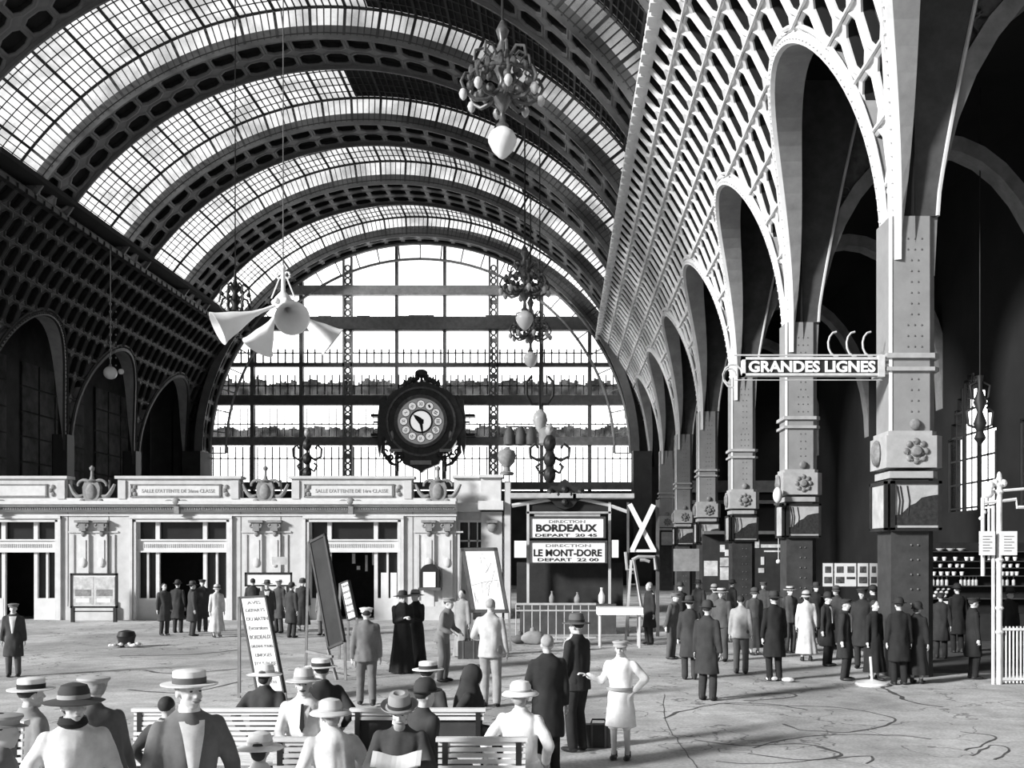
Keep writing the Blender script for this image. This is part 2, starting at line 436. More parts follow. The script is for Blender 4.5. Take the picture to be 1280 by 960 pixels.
# aisle beyond the arcade
aw = MB(); xw = 15.0
WINS = [(29.0, 33.4), (35.2, 39.6), (43.0, 47.4)]
edges = [12.0]+[v for w in WINS for v in w]+[62.0]
def wtop(y, w):
    c = (w[0]+w[1])/2; d = abs(y-c)/((w[1]-w[0])/2); return 6.6+2.5*(1-d**1.7)
for k in range(0, len(edges), 2): aw.box(xw, xw+.5, edges[k], edges[k+1], 0, 16.6)
for w in WINS:
    aw.box(xw, xw+.5, w[0], w[1], 0, 4.1)
    for k in range(14):
        ya, yb = w[0]+(w[1]-w[0])*k/14, w[0]+(w[1]-w[0])*(k+1)/14
        aw.box(xw, xw+.5, ya, yb, wtop((ya+yb)/2, w), 16.6)
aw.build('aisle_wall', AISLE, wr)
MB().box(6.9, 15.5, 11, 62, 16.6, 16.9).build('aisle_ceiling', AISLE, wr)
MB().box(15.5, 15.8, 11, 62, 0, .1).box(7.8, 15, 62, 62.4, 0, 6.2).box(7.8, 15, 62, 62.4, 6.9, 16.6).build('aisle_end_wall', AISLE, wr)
MB().box(7.8, 14.9, 61.8, 62.1, 6.2, 6.9).box(7.8,14.9,61.6,62,5.5,5.7).build('aisle_cornice', mat('dim_cornice', .16, .8), wr)
for j, w in enumerate(WINS):
    wn = thing('window_%d' % (j+2), None, None, (xw, (w[0]+w[1])/2, 4.1), kind='structure')
    g = MB().grid(lambda u, v: Vector((xw+.10, w[0]+(w[1]-w[0])*u, 4.1+(wtop(w[0]+(w[1]-w[0])*u, w)-4.1)*v)), 10, 1)
    g.build('pane', GLG, wn)
    fr = MB()
    for u in (0.02, .33, .36, .64, .67, .98):
        y = w[0]+(w[1]-w[0])*u; fr.box(xw+.01, xw+.06, y-.09, y+.09, 4.1, wtop(y, w))
    for u in (.18, .5, .82):
        y = w[0]+(w[1]-w[0])*u; fr.box(xw+.03, xw+.06, y-.03, y+.03, 4.1, wtop(y, w))
    for z in (4.2, 5.1, 6.0, 6.9, 7.8): fr.box(xw+.03, xw+.06, w[0], w[1], z-.035, z+.035)
    fr.build('window_frame', IRON_B, wn)
MB().box(7.8, 15, 21.6, 62, .0, .006).build('aisle_floor_sheet', mat('dark_aisle_floor', .10, .8, 0, .4, 1.5, 0, .15), flo)  # thin dark sheet over the aisle floor
# left aisle wall with dim tall windows behind the arches
lw = MB().box(mir(10.2)-.4, mir(10.2), 44, 80, 0, 20); lw.build('aisle_wall', mat('left_aisle_wall', .05, .9, 0, .5, .5), wl)
pan = MB(); 
for i in range(3, 7):
    y0 = COLY[i]
    for k in range(4):
        for r in range(6): pan.box(mir(10.1)-.02, mir(10.1)+.06, y0+1+k*2.0, y0+2.8+k*2.0, 5+r*1.5, 6.4+r*1.5)
pan.build('curtained_window', mat('dim_curtain', .08, .9, 0, .6, .9), wl, kind=None)
MB().box(mir(10.3), mir(2.2), 44, 80.4, 19.75, 20.0).build('aisle_roof', LATD, wl)
MB().box(3.3, 15.5, 20, 80.4, 19.75, 20.0).box(15.5,15.8,20,80.4,16,20).build('aisle_roof', LATD, wr)

# ---------------------------------------------------------------- ceiling: ribs, rooflights
ceil = thing('ceiling', None, None, (AX, 50, 26), kind='structure')
def ringpos(t, y, h): return Vector((AX+(R+h)*math.cos(t), y, ZC+(R+h)*math.sin(t)))
RIBM = mat('rib_paint', .13, .6, 0, .2, 1.2)
def rib(yc, hw, rows, t0, t1, ncell, name='rib'):
    m = MB(); bk = MB(); pos = lambda u, v, h: ringpos(u, v, h)
    for i in range(ncell):
        for r in range(rows):
            coffer(m, pos, t0+(t1-t0)*i/ncell, t0+(t1-t0)*(i+1)/ncell, yc-hw+2*hw*r/rows, yc-hw+2*hw*(r+1)/rows, None, .78, .66, .25, .04, rec=bk)
    n = 60
    for y in (yc-hw, yc+hw):
        for k in range(n):
            a, b = t0+(t1-t0)*k/n, t0+(t1-t0)*(k+1)/n
            v = []
            for t in (a, b):
                for rr, dy in ((-.18, -.06), (-.18, .06), (.45, .06), (.45, -.06)): v.append(ringpos(t, y+dy, rr))
            m.add(v, [(0,4,5,1),(1,5,6,2),(2,6,7,3),(3,7,4,0)])
    m.build(name, RIBM, ceil)
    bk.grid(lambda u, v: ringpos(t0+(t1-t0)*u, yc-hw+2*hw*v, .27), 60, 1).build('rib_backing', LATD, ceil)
for k, y in enumerate(RIBY): rib(y, RW if k < 4 else 2.0, 2 if k < 4 else 3, TH0, PI-TH0, 25)
rib(79.0, 1.0, 2, 0, PI, 40, 'gable_rib')
RS = 1.4
BARS = mat('rooflight_bars', .06, .6, 0, .2, 3)
PLATE = mat('rooflight_end_plate', .85, .6, 0, .2, .7)
BOARD = mat('boarded_rooflight', .03, .8, 0, .5, 1.5)
def skylight(y0, y1, dark_from):
    sk = ceil; n = 105; dt = (PI-2*TH0)/n
    tb = math.radians(dark_from)
    g = MB().grid(lambda u, v: ringpos(tb+(PI-TH0-tb)*u, y0+(y1-y0)*v, RS), 60, 1)
    g.grid(lambda u, v: ringpos(TH0+(PI-2*TH0)*u, y1, RS*v), 80, 1)
    g.build('roof_glass', GLS, sk)
    b = MB()
    for i in range(n+1):
        t = TH0+dt*i; w = .13 if i % 5 == 0 else .045; c, s = math.cos(t), math.sin(t)
        b.bar(ringpos(t, y0, RS-.04), ringpos(t, y1, RS-.04), w, .09, up=(c, 0, s))
        b.bar(ringpos(t, y1-.03, 0), ringpos(t, y1-.03, RS), w, .08, up=(0, 1, 0))
    ny = int((y1-y0)/.82)
    for j in range(ny+1):
        y = y0+(y1-y0)*j/ny; rr = .03 if j < ny else .08
        b.tube([ringpos(TH0+(PI-2*TH0)*k/70, y, RS-.06) for k in range(71)], rr, 4)
    b.tube([ringpos(TH0+(PI-2*TH0)*k/70, y1, .1) for k in range(71)], .09, 4)
    b.build('glazing_bars', BARS, sk)
    MB().grid(lambda u, v: ringpos(TH0+(tb-TH0)*u, y0+(y1-y0)*v, RS+.03), 24, 1).build('boarding', BOARD, sk)
    for t in (TH0, PI-TH0):
        MB().bar(ringpos(t, y0, RS/2), ringpos(t, y1, RS/2), .06, RS, up=(math.cos(t), 0, math.sin(t))).build('end_plate', PLATE, sk)
ys = [RIBY[k]+RW for k in range(4)]+[70.9]; ye = [RIBY[k]-RW for k in range(1, 4)]+[66.9, 78.0]
for a, b, d in zip(ys, ye, (80, 84, 92, 62, 50)): skylight(a, b, d)
for sgn in (1, -1):
    g = MB(); q = lambda x: x if sgn > 0 else mir(x); ya = 22 if sgn > 0 else 28
    x0, x1 = sorted((q(2.80), q(3.15))); g.box(x0, x1, ya, 80, 19.12, 19.38)
    k = ya
    while k < 79:
        xa, xb = sorted((q(2.72), q(2.95))); g.box(xa, xb, k, k+.55, 19.08, 19.3); k += .8
    g.build('edge_girder', LIT if sgn > 0 else LITL, ceil)
# ---------------------------------------------------------------- back wall and gable window
GY = 80.2
b = MB()
def outer(t):
    c, s = math.cos(t), math.sin(t); k = min(19.5/max(abs(c), 1e-6), 17.85 if s > .54 else 30); return (AX+c*k, ZC+s*k)
for k in range(60):
    t0, t1 = PI*k/60, PI*(k+1)/60; o0, o1 = outer(t0), outer(t1)
    i0, i1 = (AX+R*math.cos(t0), ZC+R*math.sin(t0)), (AX+R*math.cos(t1), ZC+R*math.sin(t1))
    b.prism([i0, o0, o1, i1], GY, GY+.5)
for s in (1, -1):
    xa, xb = sorted((AX+s*R, AX+s*19.5)); b.box(xa, xb, GY, GY+.5, 7.4, ZC)
    xa, xb = sorted((AX+s*R, AX+s*(R+1.4))); b.box(xa, xb, 78.0, GY, 0, ZC)
b.box(-34, 12, GY, GY+.5, 0, 7.4); b.box(-34, AX-19.4, GY, GY+.5, 7.4, 20); b.box(AX+19.4, 16, GY, GY+.5, 7.4, 20)
wb = b.build('wall_back', mat('back_wall_dark', .04, .8, 0, .3, .8), kind='structure')
gw = thing('window_1', None, None, (AX, GY, 7.4), kind='structure')
def gx(px): return XX(px, GY)
def gz(py): return ZZ(py, GY)
GM = mat('gable_iron', .13, .6, 0, .2, 2)
def hh(x): # height of the glazed arch at x
    d = (x-AX)/R; return ZC+R*math.sqrt(max(0, 1-d*d))
g = MB().grid(lambda u, v: Vector((AX-R+2*R*u, GY+.35, 7.4+(hh(AX-R+2*R*u)-7.4)*v)), 60, 1); g.build('pane', GLG, gw)
for px, w in ((257,.35),(316,.28),(377,.28),(435,.62),(496,.22),(556,.22),(617,.62),(677,.28),(737,.28),(795,.35)):
    x = gx(px); m = MB(); top = hh(x)-.1
    if w > .5:                                      # open lattice girder with rings
        for s in (-1, 1): m.box(x+s*w/2-.07, x+s*w/2+.07, GY-.3, GY+.2, 7.4, top)
        z = 7.8
        while z < top-.4:
            m.tube([(x+.2*math.cos(a*PI/4), GY-.1, z+.24*math.sin(a*PI/4)) for a in range(9)], .075, 5, False); z += .5
        m.box(x-w/2, x+w/2, GY-.02, GY+.05, 7.4, 8.0)
        z = 7.4
        for zz in (10.0, 13.0, 16.2, 19.0, 22.0): m.box(x-w/2, x+w/2, GY-.2, GY+.1, zz, zz+.3)
    else: m.box(x-w/2, x+w/2, GY-.25, GY+.25, 7.4, top)
    m.build('mullion', GM if w < .5 else mat('gable_girder', .3, .6, 0, .2, 2), gw)
def span(z):
    d = math.sqrt(max(0, R*R-max(0, z-ZC)**2)); return AX-d, AX+d
GB = mat('gable_transom', .10, .6, 0, .3, 2)
for y0, y1, dp, met in ((358,370,.35,mat('glare_pale_transom', .42, .6)),(397,414,.4,GB),(454,459,.3,GB),(495,507,.4,GB),(547,557,.4,mat('glare_mid_transom', .2, .6)),(603,612,.5,GB)):  # paler transoms carry the glare of the gable glass in their colour
    za, zb = gz(y1), gz(y0); xa, xb = span(za)
    MB().box(xa, xb, GY-dp, GY+.2, za, zb).build('transom', met, gw)
gb = MB()                                           # fine vertical bars in the lower rows
def finebars(ya, yb, step, w=.06):
    za, zb = gz(yb), gz(ya); xa, xb = span(zb); x = xa+.2
    while x < xb: gb.box(x-w/2, x+w/2, GY+.05, GY+.12, za, zb); x += step
finebars(510, 545, .58, .05); finebars(558, 604, .58, .09); finebars(436, 455, .58, .12); finebars(468, 493, .58, .10); finebars(417, 436, 1.16, .03); finebars(372,396,1.9,.03)
for y in (482, 530, 573, 441): xa, xb = span(gz(y)); gb.box(xa, xb, GY+.05, GY+.12, gz(y)-.05, gz(y)+.05)
gb.build('glazing_bars', GM, gw)
tr = MB()                                           # trussed inner ring
for rr in (R-.15, R-1.35):
    tr.tube([(AX+rr*math.cos(PI*k/60), GY-.35, ZC+rr*math.sin(PI*k/60)) for k in range(61)], .11, 6)
for k in range(0, 61, 2):
    t = PI*k/60; tr.bar((AX+(R-.15)*math.cos(t), GY-.35, ZC+(R-.15)*math.sin(t)), (AX+(R-1.35)*math.cos(t+.0), GY-.35, ZC+(R-1.35)*math.sin(t)), .09)
tr.build('arch_truss', mat('truss_paint', .35, .6), gw)
# added strips standing in for dark trees and haze beyond the lower rows
bl = MB(); rr = random.Random(3)
for (ya, yb, amp) in ((476, 494, 7), (534, 546, 5)):
    x = gx(262)
    while x < gx(790):
        h = amp*(noise.noise(Vector((x*.9, yb, 0)))*1.6+rr.uniform(-.35, .35)); bl.box(x, x+.17, GY+.22, GY+.27, gz(yb), gz(ya+h)); x += .17
bl.build('tree_haze_strip', glass('tree_haze', .10, .22, 1.2, .02), gw)
bl = MB(); x = gx(400)
while x < gx(640):
    bl.box(x, x+1.0, GY-.6, GY-.5, gz(413), gz(398+rr.uniform(-3, 1))); x += 1.0
bl.build('rolled_blind', mat('dark_blind', .09, .9), gw)

# ---------------------------------------------------------------- iron columns
def column(i, Yc, xin, sign, label, group):
    """riveted box column with a capital block, poster case and dado"""
    X = lambda d: xin+d*sign                        # d measured from the hall side
    t = thing('iron_column', label, 'column', (X(.475), Yc, 0), group)
    near = Yc < 60 and sign > 0
    def oct_(d0, d1, hw, ch):                       # chamfered plan
        return [(X(d0), -hw), (X(d1-ch), -hw), (X(d1), -hw+ch), (X(d1), hw-ch), (X(d1-ch), hw), (X(d0), hw)]
    def pr(plan, z0, z1, mb):
        n = len(plan); mb.add([(x, Yc+y, z0) for x, y in plan]+[(x, Yc+y, z1) for x, y in plan],
            [tuple(range(n)), tuple(range(2*n-1, n-1, -1))]+[(k, k+n, (k+1) % n+n, (k+1) % n) for k in range(n)])
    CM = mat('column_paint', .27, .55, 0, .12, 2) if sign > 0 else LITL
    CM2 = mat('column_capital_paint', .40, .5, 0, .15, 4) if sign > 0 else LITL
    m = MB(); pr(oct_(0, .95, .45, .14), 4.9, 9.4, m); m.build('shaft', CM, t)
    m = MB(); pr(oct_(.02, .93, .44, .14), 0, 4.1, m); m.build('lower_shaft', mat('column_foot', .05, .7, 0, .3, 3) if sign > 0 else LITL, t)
    m = MB(); pr(oct_(-.08, 1.03, .52, .14), 6.5, 6.6, m); pr(oct_(-.08, 1.03, .52, .14), 6.24, 6.32, m); m.build('collar', CM2, t)
    m = MB(); pr(oct_(-.1, 1.08, .55, .16), 4.27, 4.92, m); pr(oct_(-.05, .98, .5, .14), 4.92, 5.02, m); pr(oct_(-.02, 1.0, .5, .14), 4.06, 4.2, m)
    m.build('capital_block', CM2, t)
    if sign > 0:
        m = MB(); c = Vector((X(.5), Yc-.56, 4.6))
        m.lathe(c, [(.02, .10), (.08, .09), (.11, .04), (.12, 0)], 12, Matrix.Rotation(PI/2, 3, 'X'))
        for k in range(8):
            a = k*PI/4; m.ball(c+Vector((.2*math.cos(a), 0, .2*math.sin(a))), (.07, .04, .07), 8, 5)
            m.tube([c+Vector((.2*math.cos(a+u*.12), -.02, .2*math.sin(a+u*.12)))*1 for u in range(4)], .02, 5)
        m.ball((X(.5), Yc-.5, 5.15), (.12, .06, .12), 10, 6); m.ball((X(-.14), Yc, 4.6), (.1, .22, .28), 8, 6)
        m.build('rosette', mat('rosette_paint', .2, .5, 0, .4, 8), t, True)
    if near:
        m = MB()
        for z in [5.2+k*.22 for k in range(18)]+[.6+k*.3 for k in range(8)]:
            for d in (.36, .5, .64) if (z*10) % 2 > 1 else (.43, .57):
                if 6.2 < z < 6.65: continue
                m.ball((X(d), Yc-.455, z), (.022, .015, .022), 6, 4)
        m.build('rivets', mat('rivet_paint', .16, .5), t)
        m = MB(); m.box(min(X(-.02), X(.04)), max(X(-.02), X(.04)), Yc-.47, Yc-.43, 5, 9.4)
        m.build('edge_highlight', WHITE, t)  # white strip paints the lit hall-side edge of the shaft
    # poster case
    if sign > 0:
        p = MB(); y = Yc-.56
        p.box(X(.0), X(1.02), y, y+.1, 3.94, 4.0).box(X(.0), X(1.02), y, y+.1, 2.98, 3.05).box(X(-.0), X(.07), y, y+.1, 3.0, 4.0).box(X(.95), X(1.02), y, y+.1, 3.0, 4.0)
        p.box(X(-.13), X(-.06), Yc-.5, Yc+.5, 2.98, 3.05).box(X(-.13), X(-.06), Yc-.5, Yc+.5, 3.94, 4.0).box(X(-.13), X(-.06), Yc-.5, Yc-.44, 3, 4).box(X(-.13), X(-.06), Yc+.44, Yc+.5, 3, 4)
        p.build('poster_frame', IRON_B, t)
        MB().box(X(.07), X(.95), y+.04, y+.09, 3.05, 3.94).box(X(-.09), X(-.04), Yc-.44, Yc+.44, 3.05, 3.94).build('poster_sheet', mat('poster_sky', .42, .7, 0, .25, 3), t)
        if near:
            q = MB(); hills = [(X(.08), 3.1), (X(.94), 3.1), (X(.94), 3.72), (X(.8), 3.7), (X(.62), 3.66), (X(.5), 3.55), (X(.38), 3.5), (X(.2), 3.32), (X(.08), 3.3)]
            q.prism(hills, y+.03, y+.045); q.build('poster_landscape', mat('poster_dark', .03, .7, 0, .6, 14), t)
            q = MB()
            for dx in (.14, .2, .34): q.tube([(X(dx), y+.03, 3.3), (X(dx+.03), y+.03, 3.6), (X(dx-.02), y+.03, 3.9)], .012, 5)
            q.build('poster_trees', IRON_B, t)
    return t
desc = ['with the hanging line sign bolted to its collar', 'second along the arcade, seen under the hanging line sign', 'third along the arcade, left of the one under the sign',
        'fourth along the arcade, behind the bookstall crowd', 'fifth along the arcade, thin and half in shade', 'sixth along the arcade, beside the dark gable corner']
for i, Yc in enumerate(COLY[1:7]):
    column(i, Yc, 6.72, 1, 'riveted iron column '+desc[i], 'riveted iron columns of the right arcade')
for i, Yc in enumerate(COLY[4:7]):
    column(i, Yc, mir(6.72), -1, ['shaded iron column under the left arcade, nearest of three', 'shaded iron column under the left arcade, middle of three', 'shaded iron column under the left arcade beside the gable glass'][i], 'shaded columns of the left arcade')
# ================================================================ PAVILION (waiting rooms)
BY = 38.7
def fx(px): return XX(px, BY)
def fz(py): return ZZ(py, BY)
pav = thing('waiting_room_pavilion', 'long pale stone pavilion with inscribed parapets, crests and glazed doorways', 'pavilion', (fx(200), BY, 0))
def fbox(m, x0, x1, yt, yb, d0, d1): return m.box(fx(x0), fx(x1), BY-d1, BY-d0, fz(yb) if yb < 775 else 0, fz(yt))
OPN = [(-110, 70), (170, 284), (386, 498)]
w = MB()
prev = -260
for a, b_ in OPN+[(570, 570)]:
    fbox(w, prev, a, 640, 775, -.45, 0); prev = b_
for a, b_ in OPN: fbox(w, a, b_, 640, 652, -.45, 0)
w.box(fx(-260), fx(-259), BY, BY+6, 0, 4.1); w.box(fx(569), fx(570), BY+.4, BY+6, 0, 4.1)
w.build('wall', STONE, pav)
MB().box(fx(-258), fx(568), BY+2.6, BY+2.7, 0, 3.9).box(fx(-258), fx(568), BY+.45, BY+2.7, 3.95, 4.1).build('interior', mat('dark_interior', .02, .9), pav)
c = MB()
for i, (yt, yb, d) in enumerate(((627, 631, .50), (631, 634, .36), (634, 637.5, .24), (637.5, 640, .12), (643, 645, .06))): fbox(c, -260, 571, yt, yb, -.3, d)
c.build('cornice', STONE2, pav)
fr = MB(); x = -255
while x < 568: fbox(fr, x, x+1.6, 634.3, 637.2, .24, .30); x += 3.0
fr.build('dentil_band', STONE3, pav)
MB().box(fx(-260), fx(571), BY-.2, BY+.3, fz(627), fz(623)).build('parapet_base', STONE2, pav)
PN = [(-85, 85, ''), (150, 301, "SALLE D'ATTENTE DE 2ème CLASSE"), (366, 516, "SALLE D'ATTENTE DE 1ère CLASSE")]
for a, b_, s in PN:
    m = MB(); fbox(m, a, b_, 599, 625, -.35, .18); fbox(m, a-3, b_+3, 595.5, 599, -.4, .28); fbox(m, a+.5, a+10, 601, 624, .18, .24); fbox(m, b_-10, b_-.5, 601, 624, .18, .24)
    m.build('parapet_block', STONE, pav)
    m = MB()
    for q in ((a+16, b_-22, 605.5, 607), (a+16, b_-22, 620.5, 622), (a+16, a+17.2, 606, 622), (b_-24, b_-22.8, 606, 622)): fbox(m, *q, .18, .23)
    for sx_ in (a+20, b_-17):
        for k in range(3): m.ball((fx(sx_-4*(1 if sx_ < 300 and sx_ == a+20 else -1)*0+((-1)**k)*1.2), BY-.2, fz(609+k*4.5)), (.08, .05, .09), 8, 5)
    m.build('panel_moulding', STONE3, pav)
    fp = MB(); fbox(fp, a+25, b_-25, 607.5, 620, .18, .21); pn = fp.build('inscription_panel', STONE2, pav)
    if s: text('inscription', s, fx(b_-30)-fx(a+30), .14, ((fx(a+30)+fx(b_-30))/2, BY-.215, fz(614)), mat('inscription_paint', .30, .8), pn, .015, .006)
    xm = fx((a+b_)/2); m = MB()                    # mask over the keystone
    m.ball((xm, BY-.42, fz(628)), (.17, .12, .15), 10, 7)
    for s_ in (-1, 1):
        m.tube([(xm+s_*(.15+k*.09), BY-.42, fz(628)+.05*math.sin(k)) for k in range(6)], [.06-.008*k for k in range(6)], 6)
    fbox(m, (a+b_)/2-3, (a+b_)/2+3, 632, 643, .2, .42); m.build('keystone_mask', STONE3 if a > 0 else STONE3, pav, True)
# crests and swags between the parapet blocks
for px in (117, 333, 548):
    x = fx(px); y = BY-.12; m = MB()
    sh = [(0,-.62),(.2,-.5),(.31,-.25),(.33,.05),(.25,.24),(.1,.2),(0,.28),(-.1,.2),(-.25,.24),(-.33,.05),(-.31,-.25),(-.2,-.5)]
    zc = fz(611)
    m.prism([(x+a, zc+b2) for a, b2 in sh], y-.1, y+.12)
    m.ball((x, y-.1, zc-.12), (.2, .09, .3), 12, 8)
    m.lathe((x, y, zc+.25), [(.16,0),(.2,.05),(.1,.1),(.06,.22),(.05,.42),(.09,.46),(.1,.54),(.02,.62)], 10)
    for s_ in (-1, 1):
        m.tube([(x+s_*(.30+.24*math.cos(a)), y, zc+.12+.2*math.sin(a)) for a in [PI*.9-k*.5 for k in range(7)]], [.07,.07,.065,.06,.055,.05,.04], 7)
        m.ball((x+s_*.33, y-.02, zc-.48), (.16,.12,.14), 9, 6); m.ball((x+s_*.12, y-.05, zc-.55), (.11,.1,.1), 8, 5)
        m.tube([(x+s_*(.34+k*.085), y, zc-.25-.22*math.sin(PI*k/6)+.07*k) for k in range(7)], [.05,.07,.08,.085,.08,.07,.05], 7)
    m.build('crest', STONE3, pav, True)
# consoles and pilasters on the piers
for px in (117, 333, 548):
    for s_ in (-1, 1):
        xx = px+s_*11.5
        m = MB(); fbox(m, xx-6.5, xx+6.5, 668, 775, .0, .10); fbox(m, xx-3.5, xx+3.5, 675, 700, .10, .13); m.build('pilaster', STONE2, pav)
        m = MB(); fbox(m, xx-9, xx+9, 650.5, 653.5, 0, .26)
        for q in (-1, 1): m.tube([(fx(xx+q*5.5)+.11*(1-k*.09)*math.cos(k*.8*q+PI/2), BY-.16, fz(657)+.11*(1-k*.09)*math.sin(k*.8+PI/2)) for k in range(9)], .045, 6)
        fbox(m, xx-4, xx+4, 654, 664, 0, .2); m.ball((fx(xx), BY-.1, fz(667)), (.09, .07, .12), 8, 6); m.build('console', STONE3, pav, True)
        m = MB(); m.ball((fx(xx), BY-.12, fz(703)), (.13, .05, .19), 10, 7); m.build('medallion', STONE2, pav, True)
    m = MB(); fbox(m, px-31, px+31, 758, 775, 0, .14); fbox(m, px-30, px+30, 752, 758, 0, .08); fbox(m, px-31, px+31, 664, 666, 0, .05)
    fbox(m, px-27, px-24, 668, 750, 0, .05); fbox(m, px+24, px+27, 668, 750, 0, .05); m.build('plinth', STONE, pav)
for px in (85, 136, 301, 351, 516): fbox(MB(), px-.5, px+.5, 600, 775, -.1, .012).build('drainpipe', mat('joint_grey', .2, .8), pav)
# doorways
FRM = mat('cream_joinery', .66, .6, 0, .08, 3)
def doorway(a, b_, left_low, door_gap, half=False):
    dr = MB(); yy = .0
    fbox(dr, a-7, a-3.5, 645, 775, 0, .10); fbox(dr, b_+3.5, b_+7, 645, 775, 0, .10); fbox(dr, a-7, b_+7, 645, 648.5, 0, .12)
    fbox(dr, a-3, a+.5, 650, 775, -.1, .06); fbox(dr, b_-.5, b_+3, 650, 775, -.1, .06); fbox(dr, a-3, b_+3, 649.5, 652.5, -.1, .06)
    o = dr.build('door_surround', STONE2, pav)
    f = MB(); Wd = b_-a; x1, x2 = a+.22*Wd, b_-.26*Wd
    if half: x1, x2 = a+.62*Wd, b_-.155*Wd
    for x in (x1, x2): fbox(f, x-2.6, x+2.6, 652, 690, -.28, -.15); 
    fbox(f, x1-2.2, x1+2.2, 690, 775, -.28, -.15); fbox(f, x2-2.2, x2+2.2, 690, 775, -.28, -.15)
    fbox(f, a, b_, 675, 690, -.3, -.1); fbox(f, a, b_, 674, 676, -.3, -.04); fbox(f, a, b_, 688.5, 690.5, -.3, -.04)
    fbox(f, a, a+2, 652, 775, -.28, -.15); fbox(f, b_-2, b_, 652, 775, -.28, -.15)
    for xa, xb in ((a, x1), (x2, b_)):
        xm = (xa+xb)/2; fbox(f, xm-1.2, xm+1.2, 690, 775, -.26, -.16); fbox(f, xa, xb, 748, 775, -.26, -.14)
    fd = f.build('door_frame', FRM, pav)
    g = MB(); fbox(g, a, b_, 652, 775, -.34, -.31)
    if door_gap:
        g = MB(); fbox(g, a, x1, 652, 775, -.34, -.31); fbox(g, x2, b_, 652, 775, -.34, -.31); fbox(g, x1, x2, 652, 676, -.34, -.31)
    g.build('pane', mat('dark_glass', .02, .25, 0, .2, 2), fd)
    t = MB()
    k = a+8
    while k < b_-6: fbox(t, k, k+1.2, 680, 684.5, -.1, -.085); k += 2.6
    t.build('frieze_ornament', mat('frieze_grey', .42, .8), fd)
doorway(-110, 70, 748, True, True); doorway(170, 284, 748, True); doorway(386, 498, 748, True)
m = MB(); fbox(m, 475, 483, 716, 748, -.26, -.2); fbox(m, 487, 494.5, 716, 748, -.26, -.2); m.build('side_panel', FRM, pav)
m = MB()
for q in ((430, 434, 692, 705), (436, 440, 708, 713), (447, 450, 694, 715), (456, 466, 690, 707)): fbox(m, *q, -1.6, -1.5)
m.build('interior_white_patch', mat('interior_white', .8, .5), pav)  # white patches in the dark room behind the doors
# the recessed end section of the pavilion
e = MB(); R0 = BY+.9
def rx(px): return XX(px, R0)
def rz(py): return ZZ(py, R0)
def rbox(m, x0, x1, yt, yb, d0, d1): return m.box(rx(x0), rx(x1), R0-d1, R0-d0, rz(yb) if yb < 773 else 0, rz(yt))
rbox(e, 567, 573, 640, 775, -.4, 0); rbox(e, 573, 602, 640, 651, -.4, 0); rbox(e, 573, 602, 685, 775, -.4, 0); rbox(e, 602, 628, 640, 775, -.4, .25)
e.box(rx(627), rx(628), R0, R0+5, 0, 4)
e.build('end_wall', STONE, pav)
e = MB(); rbox(e, 566, 601, 629, 640, -.4, .35); rbox(e, 599, 630, 627, 638, -.4, .6); rbox(e, 568, 602, 597, 629, -.3, .15); rbox(e, 602, 627, 598, 629, -.3, .4)
rbox(e, 566, 604, 594.5, 598, -.4, .3); rbox(e, 600, 630, 594.5, 598, -.4, .55); e.build('end_parapet', STONE2, pav)
e = MB(); rbox(e, 573, 602, 650, 653, -.2, .03); rbox(e, 585, 587, 651, 684, -.2, 0); rbox(e, 596, 597.5, 651, 684, -.2, 0); rbox(e, 573, 602, 675, 677, -.2, 0); rbox(e, 573, 575, 651, 684, -.2, .02)
wf = e.build('end_window', FRM, pav); e = MB(); rbox(e, 573, 602, 651, 685, -.3, -.25); e.build('pane', mat('dark_glass', .02), wf)
e = MB(); m = rbox(e, 609, 623, 651, 654, .25, .5); e.ball((rx(616), R0-.35, rz(659)), (.2, .12, .22), 10, 7); e.build('console', STONE3, pav, True)
# urn on the corner of the pavilion
u = MB().lathe(P(633.5, 594, BY+.9), [(.25,0),(.3,.1),(.15,.15),(.12,.3),(.3,.5),(.36,.75),(.3,.95),(.15,1.0),(.05,1.1)], 12).build('stone_urn', STONE3, None, True)
tag(u, 'small grey urn standing on the outer corner of the pavilion roof', 'urn')
u = MB().box(XX(629.5, BY), XX(637, BY), BY+.6, BY+1.2, 0, ZZ(600, BY)).build('downpipe_pier', STONE, None)
tag(u, 'narrow pale pier closing the pavilion beside the sign kiosk', 'pier')

# ================================================================ CLOCK
CYk = 78.0; cz = ZZ(527, CYk); cx = XX(526.5, CYk); ks = CYk/F
CB = mat('clock_bronze', .05, .4, 0, .5, 2); CB2 = mat('clock_bronze_worn', .16, .4, 0, .4, 4)
ck = thing('station_clock', 'huge ornate dark station clock with white cartouche numerals before the glass gable', 'clock', (cx, CYk, cz-3.5))
rot = Matrix.Rotation(PI/2, 3, 'X')
out = []
for k in range(48):
    a = 2*PI*k/48; r = 52*ks*(1+.02*math.cos(8*a)); r *= 1.0 if math.sin(a) > -.35 else .98
    out.append((cx+r*math.cos(a), cz+r*math.sin(a)*.95))
m = MB().prism(out, CYk, CYk+.8)
for s_ in (-1, 1):
    m.prism([(cx+s_*45*ks, cz+34*ks), (cx+s_*52*ks, cz+28*ks), (cx+s_*55*ks, cz+5*ks), (cx+s_*55*ks, cz-30*ks), (cx+s_*53*ks, cz-44*ks), (cx+s_*50*ks, cz-30*ks), (cx+s_*42*ks, cz-20*ks)], CYk+.1, CYk+.6)
m.prism([(cx-30*ks, cz-36*ks), (cx+30*ks, cz-36*ks), (cx+22*ks, cz-53*ks), (cx+5*ks, cz-60*ks), (cx, cz-64*ks), (cx-5*ks, cz-60*ks), (cx-22*ks, cz-53*ks)], CYk-.1, CYk+.5)
m.build('case', CB, ck)
